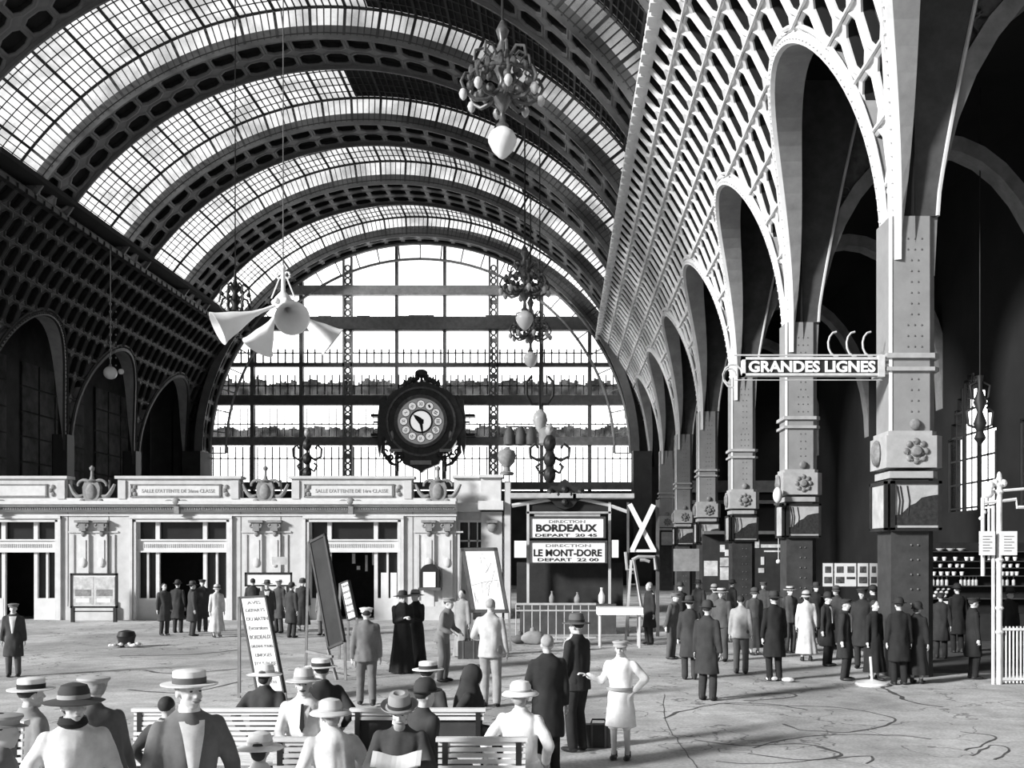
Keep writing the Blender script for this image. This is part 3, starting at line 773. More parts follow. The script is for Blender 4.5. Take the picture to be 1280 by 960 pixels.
def ring(m, r0, r1, y0, y1, n=48, c=None):
    c = c or (cx, cz); b = len(m.v)
    for k in range(n):
        a = 2*PI*k/n
        for r, y in ((r0, y0), (r1, y0), (r1, y1), (r0, y1)): m.v.append((c[0]+r*math.cos(a), y, c[1]+r*math.sin(a)))
    for k in range(n):
        for j in range(4): m.f.append((b+4*k+j, b+4*k+(j+1) % 4, b+4*((k+1) % n)+(j+1) % 4, b+4*((k+1) % n)+j))
    return m
ring(ring(MB(), 29*ks, 33*ks, CYk-.35, CYk), 41*ks, 43.5*ks, CYk-.15, CYk).build('bezel', CB2, ck, True)
def disc(m, r, y, n=40, c=None):
    c = c or (cx, cz); return m.prism([(c[0]+r*math.cos(2*PI*k/n), c[1]+r*math.sin(2*PI*k/n)) for k in range(n)], y, y+.04)
disc(MB(), 29.5*ks, CYk-.12).build('dial', glow_mat('dial_glow_grey', .38, .14), ck)  # added glow brightens the shadowed dial and plaques; no lamp behind
disc(MB(), 13*ks, CYk-.18).build('dial_centre', glow_mat('dial_glow_white', .8, .62), ck)
ring(MB(), 12.8*ks, 15*ks, CYk-.22, CYk-.13).build('dial_ring', CB, ck)
NUM = ['XII','I','II','III','IIII','V','VI','VII','VIII','IX','X','XI']
for k in range(12):
    a = PI/2-2*PI*k/12; c = (cx+21.5*ks*math.cos(a), cz+21.5*ks*math.sin(a))
    pl = disc(MB(), 4.7*ks, CYk-.20, 20, c).build('numeral_plaque', glow_mat('plaque_glow_white', .8, .5), ck)
    text('numeral', NUM[k], (.1+.06*len(NUM[k])), .26, (c[0], CYk-.23, c[1]), INKG, pl, .02, .01, tilt=Matrix.Rotation(-(2*PI*k/12 if k not in (4,5,6,7,8) else 2*PI*k/12), 3, 'Y') @ Matrix.Identity(3))
    ring(MB(), 4.6*ks, 5.3*ks, CYk-.22, CYk-.14, 20, c).build('plaque_rim', CB2, pl)
def hand(a, l, w, y):
    d = Vector((math.sin(a), 0, math.cos(a))); n_ = Vector((d.z, 0, -d.x)); c = Vector((cx, y, cz)); pts = [c-d*.3, c-d*.1+n_*w, c+d*l*.55+n_*w*.6, c+d*l, c+d*l*.55-n_*w*.6, c-d*.1-n_*w]
    return MB().prism([(p.x, p.z) for p in pts], y, y+.03)
hand(math.radians(171), 19*ks, .15, CYk-.34).build('minute_hand', IRON_B, ck); hand(math.radians(312), 13*ks, .24, CYk-.30).build('hour_hand', IRON_B, ck)
m = MB(); rr = random.Random(5)
for k in range(-4, 5): m.ball((cx+k*5.2*ks, CYk+.2, cz+(58-abs(k)*2.6)*ks), (.19, .15, .24), 8, 6)
for k in range(-3, 4): m.tube([(cx+k*6.5*ks, CYk+.2, cz+49*ks), (cx+k*7.5*ks, CYk+.2, cz+(63-abs(k)*3.2)*ks)], [.14, .05], 6)
m.ball((cx, CYk+.1, cz+61*ks), (.5, .2, .3), 10, 6); m.build('cresting', CB, ck, True)
for s_ in (-1, 1):
    m = MB()
    for k in range(7):
        a = rr.uniform(0, 6); x = cx+s_*(24+k*3.6)*ks; z = cz-(42+5*math.sin(k*1.7))*ks
        m.tube([(x+.26*(1-j*.1)*math.cos(a+j*.8), CYk-.1, z+.26*(1-j*.1)*math.sin(a+j*.8)) for j in range(8)], .085, 5)
    m.tube([(cx+s_*47*ks, CYk+.1, cz-20*ks), (cx+s_*48*ks, CYk+.1, cz-38*ks), (cx+s_*38*ks, CYk+.1, cz-52*ks), (cx+s_*28*ks, CYk+.1, cz-56*ks)], [.1,.16,.14,.06], 7)
    m.tube([(cx+s_*52*ks, CYk+.3, cz), (cx+s_*60*ks, CYk+.3, cz)], .08, 6)
    m.tube([(cx+s_*30*ks, CYk+.1, cz-50*ks), (cx+s_*30*ks, CYk+.1, cz-62*ks)], .13, 6)
    m.build('scrollwork', CB, ck, True)
m = MB()
for s_ in (-1, 1):
    m.box(cx+s_*31.5*ks-8*ks, cx+s_*31.5*ks+8*ks, CYk-.25, CYk-.05, cz-38*ks, cz-34.5*ks)
    m.ball((cx+s_*36.5*ks, CYk-.05, cz-18*ks), (.14, .1, .4), 8, 8)
m.box(cx-13*ks, cx+13*ks, CYk-.3, CYk-.1, cz-54*ks, cz-49*ks); m.build('light_plaques', mat('clock_light_metal', .5, .4), ck)
MB().box(cx-4, cx+4, CYk+.8, 79.9, cz+.5, cz+.7).box(cx-4, cx+4, CYk+.8, 79.9, cz-1, cz-.8).build('wall_bracket', IRON_B, ck)

# ================================================================ SIGNS
SY = 20.9
sg = thing('platform_sign', 'long hanging sign lettered GRANDES LIGNES bracketed from the nearest riveted column', 'sign', (XX(1010, SY), SY, ZZ(470, SY)))
def sb(m, x0, x1, yt, yb, y0, y1, Y=SY): return m.box(XX(x0, Y), XX(x1, Y), y0, y1, ZZ(yb, Y), ZZ(yt, Y))
sb(MB(), 931, 1096, 450.5, 467.5, SY-.06, SY+.06).build('sign_board', INK, sg)
m = MB()
sb(m, 927, 1100, 447.5, 450.5, SY-.1, SY+.1); sb(m, 927, 1100, 467.5, 470.5, SY-.1, SY+.1); sb(m, 927, 931, 447.5, 470.5, SY-.1, SY+.1); sb(m, 1096, 1104, 445, 472, SY-.12, SY+.12)
m.build('sign_frame', mat('sign_frame_white', .6, .5), sg)
wd = XX(1093, SY)-XX(935, SY)
text('lettering', 'GRANDES LIGNES', wd, .235, (XX(1014, SY), SY-.07, ZZ(459, SY)), WHITE, sg, .035, .012)
m = MB()
m.tube([(XX(918, SY), SY, ZZ(444, SY)), (XX(1103, SY), SY, ZZ(444, SY))], .018, 6); m.tube([(XX(918, SY), SY, ZZ(475, SY)), (XX(1103, SY), SY, ZZ(475, SY))], .012, 6)
for (x, y) in ((1104, 449), (1104, 457), (1104, 465)): m.tube([(XX(x, SY), SY, ZZ(y, SY)), (6.75, SY, ZZ(y, SY))], .05, 8)
for sx_, r in ((916, .2), (912, .13)): m.tube([(XX(sx_, SY)+r*math.cos(k*.6), SY, ZZ(470, SY)+r*1.2*math.sin(k*.6)) for k in range(9)], .02, 6)
for x in (1045, 1068, 1088): m.tube([(XX(x, SY)+.16*math.cos(k*.5+1.5), SY, ZZ(430, SY)+.25*math.sin(k*.5+1.5)) for k in range(8)], .022, 6)
m.build('scroll_bracket', IRON, sg)
for x in (1037, 1083): pass
# direction kiosk
KY = 32.0
kk = thing('departure_kiosk', 'iron frame kiosk with ornate dark crest carrying the departure boards', 'kiosk', (XX(710, KY), KY, 0))
def kb(m, x0, x1, yt, yb, d0=-.06, d1=.06): return m.box(XX(x0, KY), XX(x1, KY), KY-d1, KY-d0, max(0, ZZ(yb, KY)), ZZ(yt, KY))
for px in (660, 762): kb(MB(), px-1.6, px+1.6, 628, 800).build('post', IRON, kk)
m = kb(MB(), 658, 764, 639.5, 642); kb(m, 668, 750, 643, 645.5, -.1, .1); kb(m, 638, 720, 617, 623, -.5, .3); kb(m, 716, 792, 617.5, 623, -.5, .3); m.build('crossbeam', mat('kiosk_beam', .42, .6), kk)
m = MB().tube([P(640, 632, KY), P(690, 624, KY), P(706, 621, KY)], .07, 6).tube([P(716, 622, KY), P(760, 631, KY), P(785, 640, KY)], .06, 6).build('brace', IRON, kk)
kb(MB(), 661, 761, 627, 640, -.1, 0).build('dark_fascia', INK, kk)
m = MB(); crest = [(680,621),(688,608),(697,608),(700,603),(706,599),(712,603),(716,608),(727,608),(735,620),(722,626),(716,634),(706,637),(696,634),(690,627)]
m.prism([(XX(x, KY), ZZ(y, KY)) for x, y in crest], KY-.16, KY+.1)
for x, y in ((688,615),(698,618),(706,612),(714,618),(726,615),(706,628)): m.ball(P(x, y, KY-.2), .12, 8, 6)
m.build('crest', IRON_B, kk, True)
m = MB(); kb(m, 645, 780, 703, 760, -.6, -.5); m.build('back_panel', mat('kiosk_back', .03, .9), kk)
MB().box(XX(650, KY), XX(770, KY), KY-.1, KY+.5, 0, .95).build('counter', mat('kiosk_counter', .07, .8), kk)
def board(lbl, x0, x1, yt, yb, lines, cat='sign', Y=KY-.25, fr_=True):
    t = thing('direction_board', lbl, cat, (XX((x0+x1)/2, Y), Y, ZZ(yb, Y)), 'white departure boards on the kiosk')
    q = lambda m, a, b2, c_, d, e0, e1: m.box(XX(a, Y), XX(b2, Y), Y-e1, Y-e0, ZZ(d, Y), ZZ(c_, Y))
    q(MB(), x0, x1, yt, yb, 0, .06).build('panel', WHITE, t)
    m = q(MB(), x0-2, x1+3, yt-2.2, yt, -.03, .09); q(m, x0-2, x0, yt, yb, -.03, .09); q(m, x1, x1+3, yt, yb, -.03, .09); q(m, x0-2, x1+3, yb, yb+1, -.03, .09)
    m.box(XX((x0+x1)/2-20, Y), XX((x0+x1)/2+20, Y), Y-.02, KY+.05, ZZ(yt, Y), ZZ(yt-2, Y))
    m.build('frame', mat('board_frame_dark', .06, .6), t)
    for s, xa, xb, y, h, met, bo in lines:
        text('lettering', s, XX(xb, Y)-XX(xa, Y), h*Y/F, (XX((xa+xb)/2, Y), Y-.065, ZZ(y, Y)), met, t, bo, .006)
board('upper white departure board lettered BORDEAUX hanging in the kiosk frame', 664, 754, 648, 672,
    [('DIRECTION', 686, 731, 652, 3.6, INKG, .01), ('BORDEAUX', 670, 746, 660, 9.5, INK, .04), ('DEPART  20 45', 669, 746, 669, 3.6, INK, .02)])
board('lower white departure board lettered LE MONT-DORE hanging in the kiosk frame', 664, 756, 678, 703,
    [('DIRECTION', 682, 738, 682, 3.6, INKG, .01), ('LE MONT-DORE', 667, 752, 691, 9.0, INK, .03), ('DEPART  22 00', 672, 748, 699.5, 4.0, INK, .02)])
for px0, px1, y0, y1, l in ((643, 658, 676, 697, 'small white globe-like panel hung left of the lower departure board'), (765, 773, 675, 697, 'small white panel hung right of the lower departure board')):
    m = MB().box(XX(px0, KY-.3), XX(px1, KY-.3), KY-.36, KY-.24, ZZ(y1, KY-.3), ZZ(y0, KY-.3)).build('white_panel', WHITE); tag(m, l.replace('globe-like ', ''), 'panel')
# people-free shelf goods in the kiosk
# crossed signal gantry and ladder
t = thing('crossed_signal', 'white crossed timber signal above a lamp bracket beside the kiosk', 'signal', (XX(805, 31), 31, 0))
m = MB().bar(P(787, 630, 31), P(817, 688, 31), .14, .06, up=(0,1,0)).bar(P(817, 631, 30.93), P(790, 688, 30.93), .14, .06, up=(0,1,0)).bar(P(788, 688.5, 31), P(820, 688.5, 31), .13, .08); m.build('crossed_boards', WHITE, t)
MB().bar(P(822, 625, 31.1), (XX(822,31.1), 31.1, 0), .1).bar(P(785, 628, 31.1), (XX(785,31.1), 31.1, 0), .07).build('post', IRON_D, t)
m = MB().tube([P(790, 700, 31), P(798, 696, 31), P(818, 696, 31), P(820, 712, 31)], .06, 6).tube([P(782, 690, 31), P(784, 712, 31), P(792, 712, 31)], .05, 6)
m.tube([P(800, 700, 31), P(806, 700, 31), P(812, 702, 31)], .05, 6); m.build('bracket', mat('bracket_grey', .35, .6), t)
t = thing('step_ladder', 'grey trestle ladder standing open right of the kiosk', 'ladder', (XX(790, 29.5), 29.5, 0)); LY = 29.5
m = MB().bar(P(789, 700, LY), (XX(782, LY), LY, 0), .07).build('leg', IRON, t); m = MB().bar(P(792, 700, LY), (XX(810, LY), LY+.3, 0), .07).build('leg', IRON, t)
for k in range(6): z = .35+k*.32; f_ = z/2.45; MB().bar((XX(782, LY)+.16*f_, LY, z), (XX(810, LY)-.42*f_, LY+.2, z), .05).build('rung', IRON, t)
# railing in front of the kiosk
RY = 29.8
def railing(x0, x1, lbl, Y, step, zt=1.08, met=None, grp=None, name='iron_railing'):
    t = thing(name, lbl, 'railing', (XX((x0+x1)/2, Y), Y, 0), grp); met = met or mat('railing_paint', .45, .6)
    m = MB().box(XX(x0, Y), XX(x1, Y), Y-.03, Y+.03, zt-.06, zt).box(XX(x0, Y), XX(x1, Y), Y-.025, Y+.025, zt-.24, zt-.2).box(XX(x0, Y), XX(x1, Y), Y-.025, Y+.025, .06, .10)
    m.build('rail', met, t); x = XX(x0, Y)
    while x < XX(x1, Y)+.01: MB().tube([(x, Y, 0), (x, Y, zt-.04)], .017, 6).build('bar', met, t); x += step
railing(645, 745, 'light iron railing closing the front of the kiosk', RY, .235)
m = MB(); T2 = 27.5
m.box(XX(746, T2), XX(803, T2), T2-.3, T2+.5, ZZ(768, T2), ZZ(759, T2))
t = thing('covered_table', 'narrow table under a white cloth standing right of the railing', 'table', (XX(775, T2), T2, 0))
m.build('cloth', WHITE, t)
for px in (750, 799):
    for dy in (-.2, .4): MB().tube([(XX(px, T2), T2+dy, 0), (XX(px, T2), T2+dy, ZZ(767, T2))], .03, 6).build('leg', IRON, t)

for px, yt, yb, w_, met, lb in ((752, 716, 744, .10, WHITE, 'tall white bottle-shaped vase at the right end of the kiosk counter'), (690, 722, 744, .09, STONE3, 'pale small figurine on the kiosk counter under the word MONT'), (722, 724, 744, .11, STONE3, 'pale squat jar on the kiosk counter near its middle')):
    c = Vector((XX(px, KY+.1), KY+.1, .95)); h = .5*(yb-yt)/28
    tag(MB().lathe(c, [(w_*.7,0),(w_,h*.15),(w_,h*.5),(w_*.5,h*.72),(w_*.3,h*.85),(w_*.45,h*1.0)], 12).build('vase', met, None, True), lb, 'vase')
# ================================================================ HORN LOUDSPEAKERS
HY = 30.3; HUB = P(354, 378, HY)
hs = thing('horn_loudspeaker', 'white cluster of four flared loudspeaker horns hanging on a cord above the pavilion', 'loudspeaker', tuple(HUB))
WH = mat('horn_white', .80, .5, 0, .06, 2)
def dirM(d):
    return Vector(d).normalized().to_track_quat('Z', 'Y').to_matrix()
for tip, dy in (((283, 418), -.8), ((316, 430), .5), ((379, 410), -1.25), ((412, 424), .45)):
    e = P(tip[0], tip[1], HY)+Vector((0, dy, 0)); d = e-HUB; L = d.length; m = MB(); k = .46
    outp = [(.045, .1), (.055, L*.3), (.10, L*.46), (.19, L*.6), (.29, L*.72), (.36, L*.84), (.43, L*.94), (.50, L)]
    inn = [(r-.025, z) for r, z in outp[::-1]][:-1]
    m.lathe(HUB, outp+inn+[(.02, L*.3)], 28, dirM(d)); m.build('horn', WH, hs, True)
m = MB().lathe(HUB, [(.05, -.25), (.22, -.2), (.26, -.05), (.26, .1), (.16, .22), (.07, .32), (.05, .95), (.09, 1.0), (.04, 1.1)], 12)
for k in range(6):
    a = k*PI/3; m.ball(HUB+Vector((.27*math.cos(a), .27*math.sin(a), 0)), .09, 8, 5)
m.build('hub', WH, hs, True)
m = MB()
for s_ in (-1, 1): m.tube([HUB+Vector((s_*.35, 0, .12)), HUB+Vector((s_*.1, 0, .75))], .022, 5); m.tube([HUB+Vector((s_*(.12+.08*math.cos(j)), 0, .8+.1*math.sin(j))) for j in range(7)], .03, 5)
m.build('stay', WH, hs)
zr = ZC+math.sqrt(R*R-(HUB.x-AX)**2)
MB().tube([HUB+Vector((0, 0, 1.0)), (HUB.x, HY, zr)], .018, 6).build('cord', IRON_D, hs); 
# ================================================================ CHANDELIERS
CHM = mat('chandelier_gilt', .11, .35, .3, .5, 5); GLB = mat('opal_globe', .80, .25, 0, .05, 2)
gx0, gz0 = XX(628, 30.3), ZZ(178, 30.3)
ch = thing('chandelier', 'nearest and largest ornate chandelier with one pear-shaped white globe', 'chandelier', (gx0, 30.3, gz0), 'chandeliers in a line down the hall')
c = Vector((gx0, 30.3, gz0))
m = MB().lathe(c, [(.02,-.50),(.12,-.44),(.30,-.25),(.42,0),(.42,.14),(.34,.3),(.18,.42),(.1,.46)], 20); m.build('globe', GLB, ch, True)
m = MB().tube([c+Vector((0,0,.45)), c+Vector((0,0,3.3))], .07, 8).lathe(c, [(.14,.44),(.2,.5),(.1,.6),(.07,.9),(.2,1.1),(.3,1.35),(.16,1.55),(.1,1.8),(.24,2.1),(.34,2.4),(.2,2.7),(.1,3.0),(.2,3.3),(.05,3.6)], 14)
m.build('stem', CHM, ch, True)
for k in range(8):
    a = k*PI/4+.2; d = Vector((math.cos(a), math.sin(a), 0)); m = MB(); z0 = 1.5
    pts = [(.15, 0), (.45, -.25), (.8, -.3), (1.1, -.1), (1.22, .2), (1.1, .45), (.9, .48), (.82, .32), (.9, .22)]
    m.tube([c+d*r+Vector((0, 0, z0+z)) for r, z in pts], [.06,.065,.06,.055,.05,.045,.04,.035,.03], 7)
    pts = [(.2, .9), (.5, 1.25), (.8, 1.15), (.85, .85), (.65, .75), (.55, .9)]
    m.tube([c+d*r+Vector((0, 0, z0+z)) for r, z in pts], .045, 6)
    for r, z in ((.6, -.1), (.95, .1), (.5, .6)): m.ball(c+d*r+Vector((0, 0, z0+z)), (.12, .12, .14), 7, 5)
    arm = m.build('arm', CHM, ch, True)
    MB().lathe(c+d*1.16+Vector((0,0,z0-.35)), [(.03,0),(.1,.08),(.13,.2),(.09,.3),(.04,.34)], 10).build('small_shade', mat('small_shade', .5, .3), arm, True)
m = MB().tube([(c.x+.95*math.cos(k*PI/12), c.y+.95*math.sin(k*PI/12), c.z+1.9) for k in range(25)], .05, 6)
for k in range(16): a = k*PI/8; m.ball((c.x+.95*math.cos(a), c.y+.95*math.sin(a), c.z+1.98), (.1,.1,.16), 6, 5)
m.build('crown_ring', CHM, ch, True)
zc_ = ZC+math.sqrt(R*R-(gx0-AX)**2)
MB().tube([c+Vector((0,0,3.4)), (c.x, c.y, zc_+.2)], .04, 6).build('hanging_rod', IRON_B, ch)
for k, dz, l in ((2, -.9, 'middle chandelier of the line, dark against the top of the gable glass'), (3, -1.0, 'farthest smallest chandelier of the line, before the middle of the gable glass')):
    dup(ch, (0, RIBY[k]-30.3, dz), l, 'chandeliers in a line down the hall')
# dark pendant lamps of the left line
LP = thing('pendant_lamp', 'dark scrolled pendant lamp hanging just left of the loudspeaker horns', 'lamp', tuple(P(294, 393, 39.9)), 'scrolled pendant lamps of the left line')
c = P(294, 392, 39.9)
m = MB().lathe(c, [(.05,-.1),(.16,.1),(.12,.3),(.2,.5),(.1,.8),(.18,1.0),(.06,1.3),(.04,1.7)], 10)
m.build('stem', IRON_B, LP, True)
for k in range(6):
    a = k*PI/3+.3; d = Vector((math.cos(a), math.sin(a), 0))
    MB().tube([c+d*r+Vector((0,0,z)) for r, z in ((.1,.1),(.35,0),(.55,.25),(.45,.55),(.3,.6),(.25,.45))], .05, 6).tube([c+d*r+Vector((0,0,z)) for r, z in ((.1,.9),(.3,1.15),(.5,1.0),(.55,.7),(.6,.4))], .04, 6).ball(c+d*.5+Vector((0,0,.75)), .09, 6, 5).build('arm', IRON_B, LP, True)
MB().tube([c+Vector((0,0,1.6)), (c.x, c.y, ZC+math.sqrt(R*R-(c.x-AX)**2)+.2)], .025, 5).build('hanging_rod', IRON_B, LP)
YG = 56.0; c = P(138, 466, YG)
gl = thing('globe_lamp', 'small white globe lamp on a long beaded chain before the left lattice', 'lamp', tuple(c))
m = MB().ball(c, (.36, .36, .36), 14, 10); m.ball(c+Vector((.5,.2,.1)), .16, 8, 6); m.build('globe', GLB, gl, True)
m = MB(); z = c.z+.4
m.tube([(c.x, c.y, c.z+.3), (c.x, c.y, 19.3)], .03, 5)
while z < c.z+4: m.ball((c.x, c.y, z), .09, 6, 4); m.ball((c.x+.3, c.y, z), .05, 6, 4); z += .42
m.build('chain', mat('chain_grey', .25, .5), gl)
def scroll_lamp(nm, lbl, px, ytop, ybot, Y, up=None):
    """dark scrolled lamp standard between two heights"""
    zt, zb = ZZ(ytop, Y), ZZ(ybot, Y); x = XX(px, Y); t = thing(nm, lbl, 'lamp', (x, Y, zb)); h = zt-zb
    m = MB().tube([(x, Y, zb), (x, Y, zt)], [.09, .04], 8)
    for f in (.15, .45, .75): m.ball((x, Y, zb+h*f), (.2, .2, .28), 8, 6)
    m.build('stem', IRON_B, t, True)
    for s_ in (-1, 1):
        m = MB().tube([(x+s_*r, Y, zb+h*f) for r, f in ((.1,.5),(.35,.42),(.6,.5),(.62,.66),(.45,.74),(.35,.66))], .055, 6); m.tube([(x+s_*r, Y, zb+h*f) for r, f in ((.1,.25),(.3,.18),(.42,.3),(.3,.36))], .05, 6)
        m.build('arm', IRON_B, t, True)
    MB().ball((x, Y, zt), (.14, .14, .2), 8, 6).build('lamp_head', mat('lamp_head_grey', .3, .4), t, True)
    return t
scroll_lamp('lamp_standard', 'dark scrolled lamp standard rising behind the pavilion roof left of the clock', 384, 541, 600, 44.5)
scroll_lamp('lamp_standard', 'dark scrolled lamp standing on the crest of the departure kiosk', 687, 538, 603, 32.0)
# hanging notice drum and row of hooded lamps right of the clock
t = thing('hooded_lamp_row', 'bar of three dark hooded lamps and a pale drum right of the clock', 'lamp', tuple(P(660, 545, 50)))
m = MB().tube([P(632, 533, 50), P(700, 535, 50)], .04, 6).build('bar', IRON_B, t)
for px in (637, 651, 664): MB().lathe(P(px, 557, 50), [(.1,0),(.28,.05),(.3,.35),(.22,.7),(.08,.95)], 10).build('hood', IRON_D, t, True)
MB().lathe(P(684, 557, 50), [(.3,0),(.42,.1),(.42,.75),(.3,.85),(.05,1.0)], 14).build('drum', mat('drum_grey', .35), t, True)
MB().tube([P(675, 533, 50), (XX(675, 50), 50, ZZ(455, 50))], .05, 6).tube([(XX(675, 50), 50, ZZ(455, 50)), (XX(675, 50), 49.5, ZC+math.sqrt(R*R-(XX(675,50)-AX)**2))], .03, 5).build('rod', IRON_B, t)
for s_ in (-1, 1): MB().tube([P(675+s_*x, y, 50) for x, y in ((2,505),(10,505),(16,495),(17,478),(10,470))], .07, 6).build('hook', IRON_B, t, True)
MB().lathe(P(675, 540, 50), [(.03,-.1),(.2,.15),(.38,.55),(.3,.9),(.1,1.1)], 12).build('cone_shade', mat('cone_shade', .6, .3), t, True)
# hanging lamp inside the right aisle before the bright window
c = P(1225, 548, 31); t = thing('aisle_lantern', 'dark ornate lantern hanging before the bright aisle window', 'lantern', tuple(c))
MB().lathe(c, [(.03,-.2),(.18,0),(.1,.2),(.2,.45),(.08,.8),(.2,1.1),(.06,1.5),(.1,1.9)], 10).build('body', IRON_B, t, True)
for s_ in (-1, 1): MB().tube([c+Vector((s_*r, 0, z)) for r, z in ((.05,.3),(.35,.4),(.4,.8),(.2,.95))], .04, 6).tube([c+Vector((s_*r, 0, z)) for r, z in ((.05,1.1),(.25,1.25),(.3,1.6),(.1,1.7))], .035, 6).build('arm', IRON_B, t, True)
MB().tube([c+Vector((0,0,1.7)), (c.x, c.y, 16.6)], .02, 5).build('hanging_rod', IRON_B, t)
# wall globe on the second column
c = P(972, 619, 30.2); t = thing('column_globe', 'egg-shaped white lamp globe on a bracket beside the second column', 'lamp', tuple(c))
MB().ball(c, (.14, .14, .24), 12, 8).build('globe', GLB, t, True); MB().tube([c+Vector((0,0,-.22)), c+Vector((0.05,0,-.32)), (6.75, 30.5, c.z-.32)], .03, 6).lathe(c+Vector((0,0,-.3)), [(.1,0),(.12,.06)], 10).build('bracket', IRON_D, t)

# ================================================================ BOARDS AND EASELS
def plane_board(nm, lbl, cat, BL, BR, TL, frame_w, sheet, legs=(), frm=None, lines=(), thick=.05):
    """leaning board spanned by three corners; legs are pairs of points"""
    u, v = BR-BL, TL-BL; U, V = u.normalized(), v.normalized(); Nn = V.cross(U).normalized(); frm = frm or mat('easel_wood_dark', .06, .7, 0, .3, 4)
    t = thing(nm, lbl, cat, tuple((BL+BR)/2))
    def slab(a0, a1, b0, b1, n0, n1):
        m = MB(); vs = []
        for n_ in (n0, n1):
            for a, b2 in ((a0,b0),(a1,b0),(a1,b1),(a0,b1)): vs.append(BL+U*a+V*b2+Nn*n_)
        return m.add(vs, [(0,1,2,3),(7,6,5,4),(0,4,5,1),(1,5,6,2),(2,6,7,3),(3,7,4,0)])
    W_, H_ = u.length, v.length; fw = frame_w
    m = slab(0, W_, 0, fw, -.02, thick); 
    for q in ((0, W_, H_-fw, H_), (0, fw, 0, H_), (W_-fw, W_, 0, H_)):
        s_ = slab(*q, -.02, thick); m.add(s_.v, s_.f)
    m.build('frame', frm, t); slab(fw, W_-fw, fw, H_-fw, .0, .03).build('sheet', sheet, t)
    for a, b2 in legs: MB().bar(a, b2, .05, .05).build('leg', mat('easel_wood', .22, .7, 0, .3, 4), t)
    M = Matrix((U, Nn, V)).transposed()
    for s, fa, fb, fv, fh, met in lines:
        text('lettering', s, (fb-fa)*W_, fh*H_, BL+U*((fa+fb)/2*W_)+V*(fv*H_)-Nn*.006, met, t, .02, .003, tilt=M)
    return t
PAPER = mat('printed_paper', .72, .8, 0, .06, 5)
Ya = 17.4
BL, BR, TL = P(321, 866, Ya+.15), P(356, 866, Ya-.15), P(299, 746, Ya+.65)
TR = BR+TL-BL
LN = [("AVIS", .25, .75, .93, .035, INKG), ("DEPARTS", .15, .85, .85, .035, INKG), ("DU MATIN", .12, .9, .76, .04, INKG), ("Excursions", .15, .85, .665, .04, INKG), ("BORDEAUX", .12, .9, .57, .045, INKG),
      ("ORLEANS TOURS", .1, .9, .475, .03, INKG), ("LIMOGES", .2, .8, .385, .035, INKG), ("TOULOUSE", .1, .9, .295, .04, INKG), ("POITIERS", .15, .9, .2, .04, INKG), ("NANTES", .25, .8, .11, .03, INKG)]
plane_board('timetable_easel', 'nearest leaning easel with a tall white printed timetable behind the wide white hat', 'easel', BL, BR, TL, .035, PAPER,
    [(TL, P(299, 884, Ya+.5)*1), (BL, Vector((BL.x+.01, BL.y-.02, 0))), (BR, Vector((BR.x+.03, BR.y-.02, 0))), (P(300, 868, Ya+.55), BL)], lines=LN)
Yb = 20.6
BL, BR, TL = P(410, 812, Yb+.15), P(431, 803, Yb-.1), P(386, 677, Yb+.6)
plane_board('blackboard_easel', 'tall leaning blackboard easel with a dark blank face before the second doorway', 'easel', BL, BR, TL, .05, mat('slate_face', .03, .7, 0, .3, 2),
    [(TL, Vector((XX(382, Yb+.7), Yb+.7, 0))), (BL, Vector((XX(421, Yb-.1), Yb-.1, 0))), (BR, Vector((XX(432, Yb-.2), Yb-.2, 0))), (Vector((XX(382, Yb+.7), Yb+.7, .5)), Vector((XX(416, Yb), Yb, .45)))])
Yc2 = 24.0
BL, BR, TL = P(435, 776, Yc2+.1), P(446, 772, Yc2-.1), P(425, 729, Yc2+.4)
plane_board('timetable_easel', 'small leaning timetable behind the tall blackboard easel', 'easel', BL, BR, TL, .03, PAPER,
    [(TL, Vector((XX(424, Yc2+.5), Yc2+.5, 0))), (BL, Vector((BL.x, BL.y, 0))), (BR, Vector((BR.x, BR.y, 0)))],
    lines=[("TRAINS", .15, .85, .88, .06, INKG), ("DEPARTS", .12, .88, .72, .06, INKG), ("TOURS", .15, .85, .55, .06, INKG), ("ORLEANS", .12, .88, .38, .06, INKG), ("NANTES", .15, .85, .2, .06, INKG)])
Yd = 26.5
BL, BR, TL = P(590, 766, Yd+.1), P(636, 766, Yd-.1), P(576, 685, Yd+.5)
t = plane_board('map_board', 'leaning railway map board in a dark frame beside the recessed pavilion window', 'board', BL, BR, TL, .09, mat('map_paper', .75, .8, 0, .05, 3),
    [(TL, Vector((XX(574, Yd+.7), Yd+.7, 0))), (BL, Vector((BL.x, BL.y, 0))), (BR, Vector((BR.x+.05, BR.y, 0)))])
m = MB(); u, v = BR-BL, TL-BL; n_ = v.cross(u).normalized(); rr = random.Random(2)
def bp(a, b2): return BL+u*a+v*b2-n_*.008
for k in range(7):
    a, b2 = rr.uniform(.2, .8), rr.uniform(.2, .8); q = [bp(a, b2)]
    for j in range(4): a = min(.85, max(.15, a+rr.uniform(-.25, .25))); b2 = min(.85, max(.15, b2+rr.uniform(-.2, .2))); q.append(bp(a, b2))
    m.tube(q, .004, 4)
m.tube([bp(.12, .42), bp(.5, .47), bp(.88, .5)], .007, 4); m.tube([bp(.15, .9), bp(.6, .9)], .008, 4)
m.build('map_lines', mat('map_line', .5, .8), t)
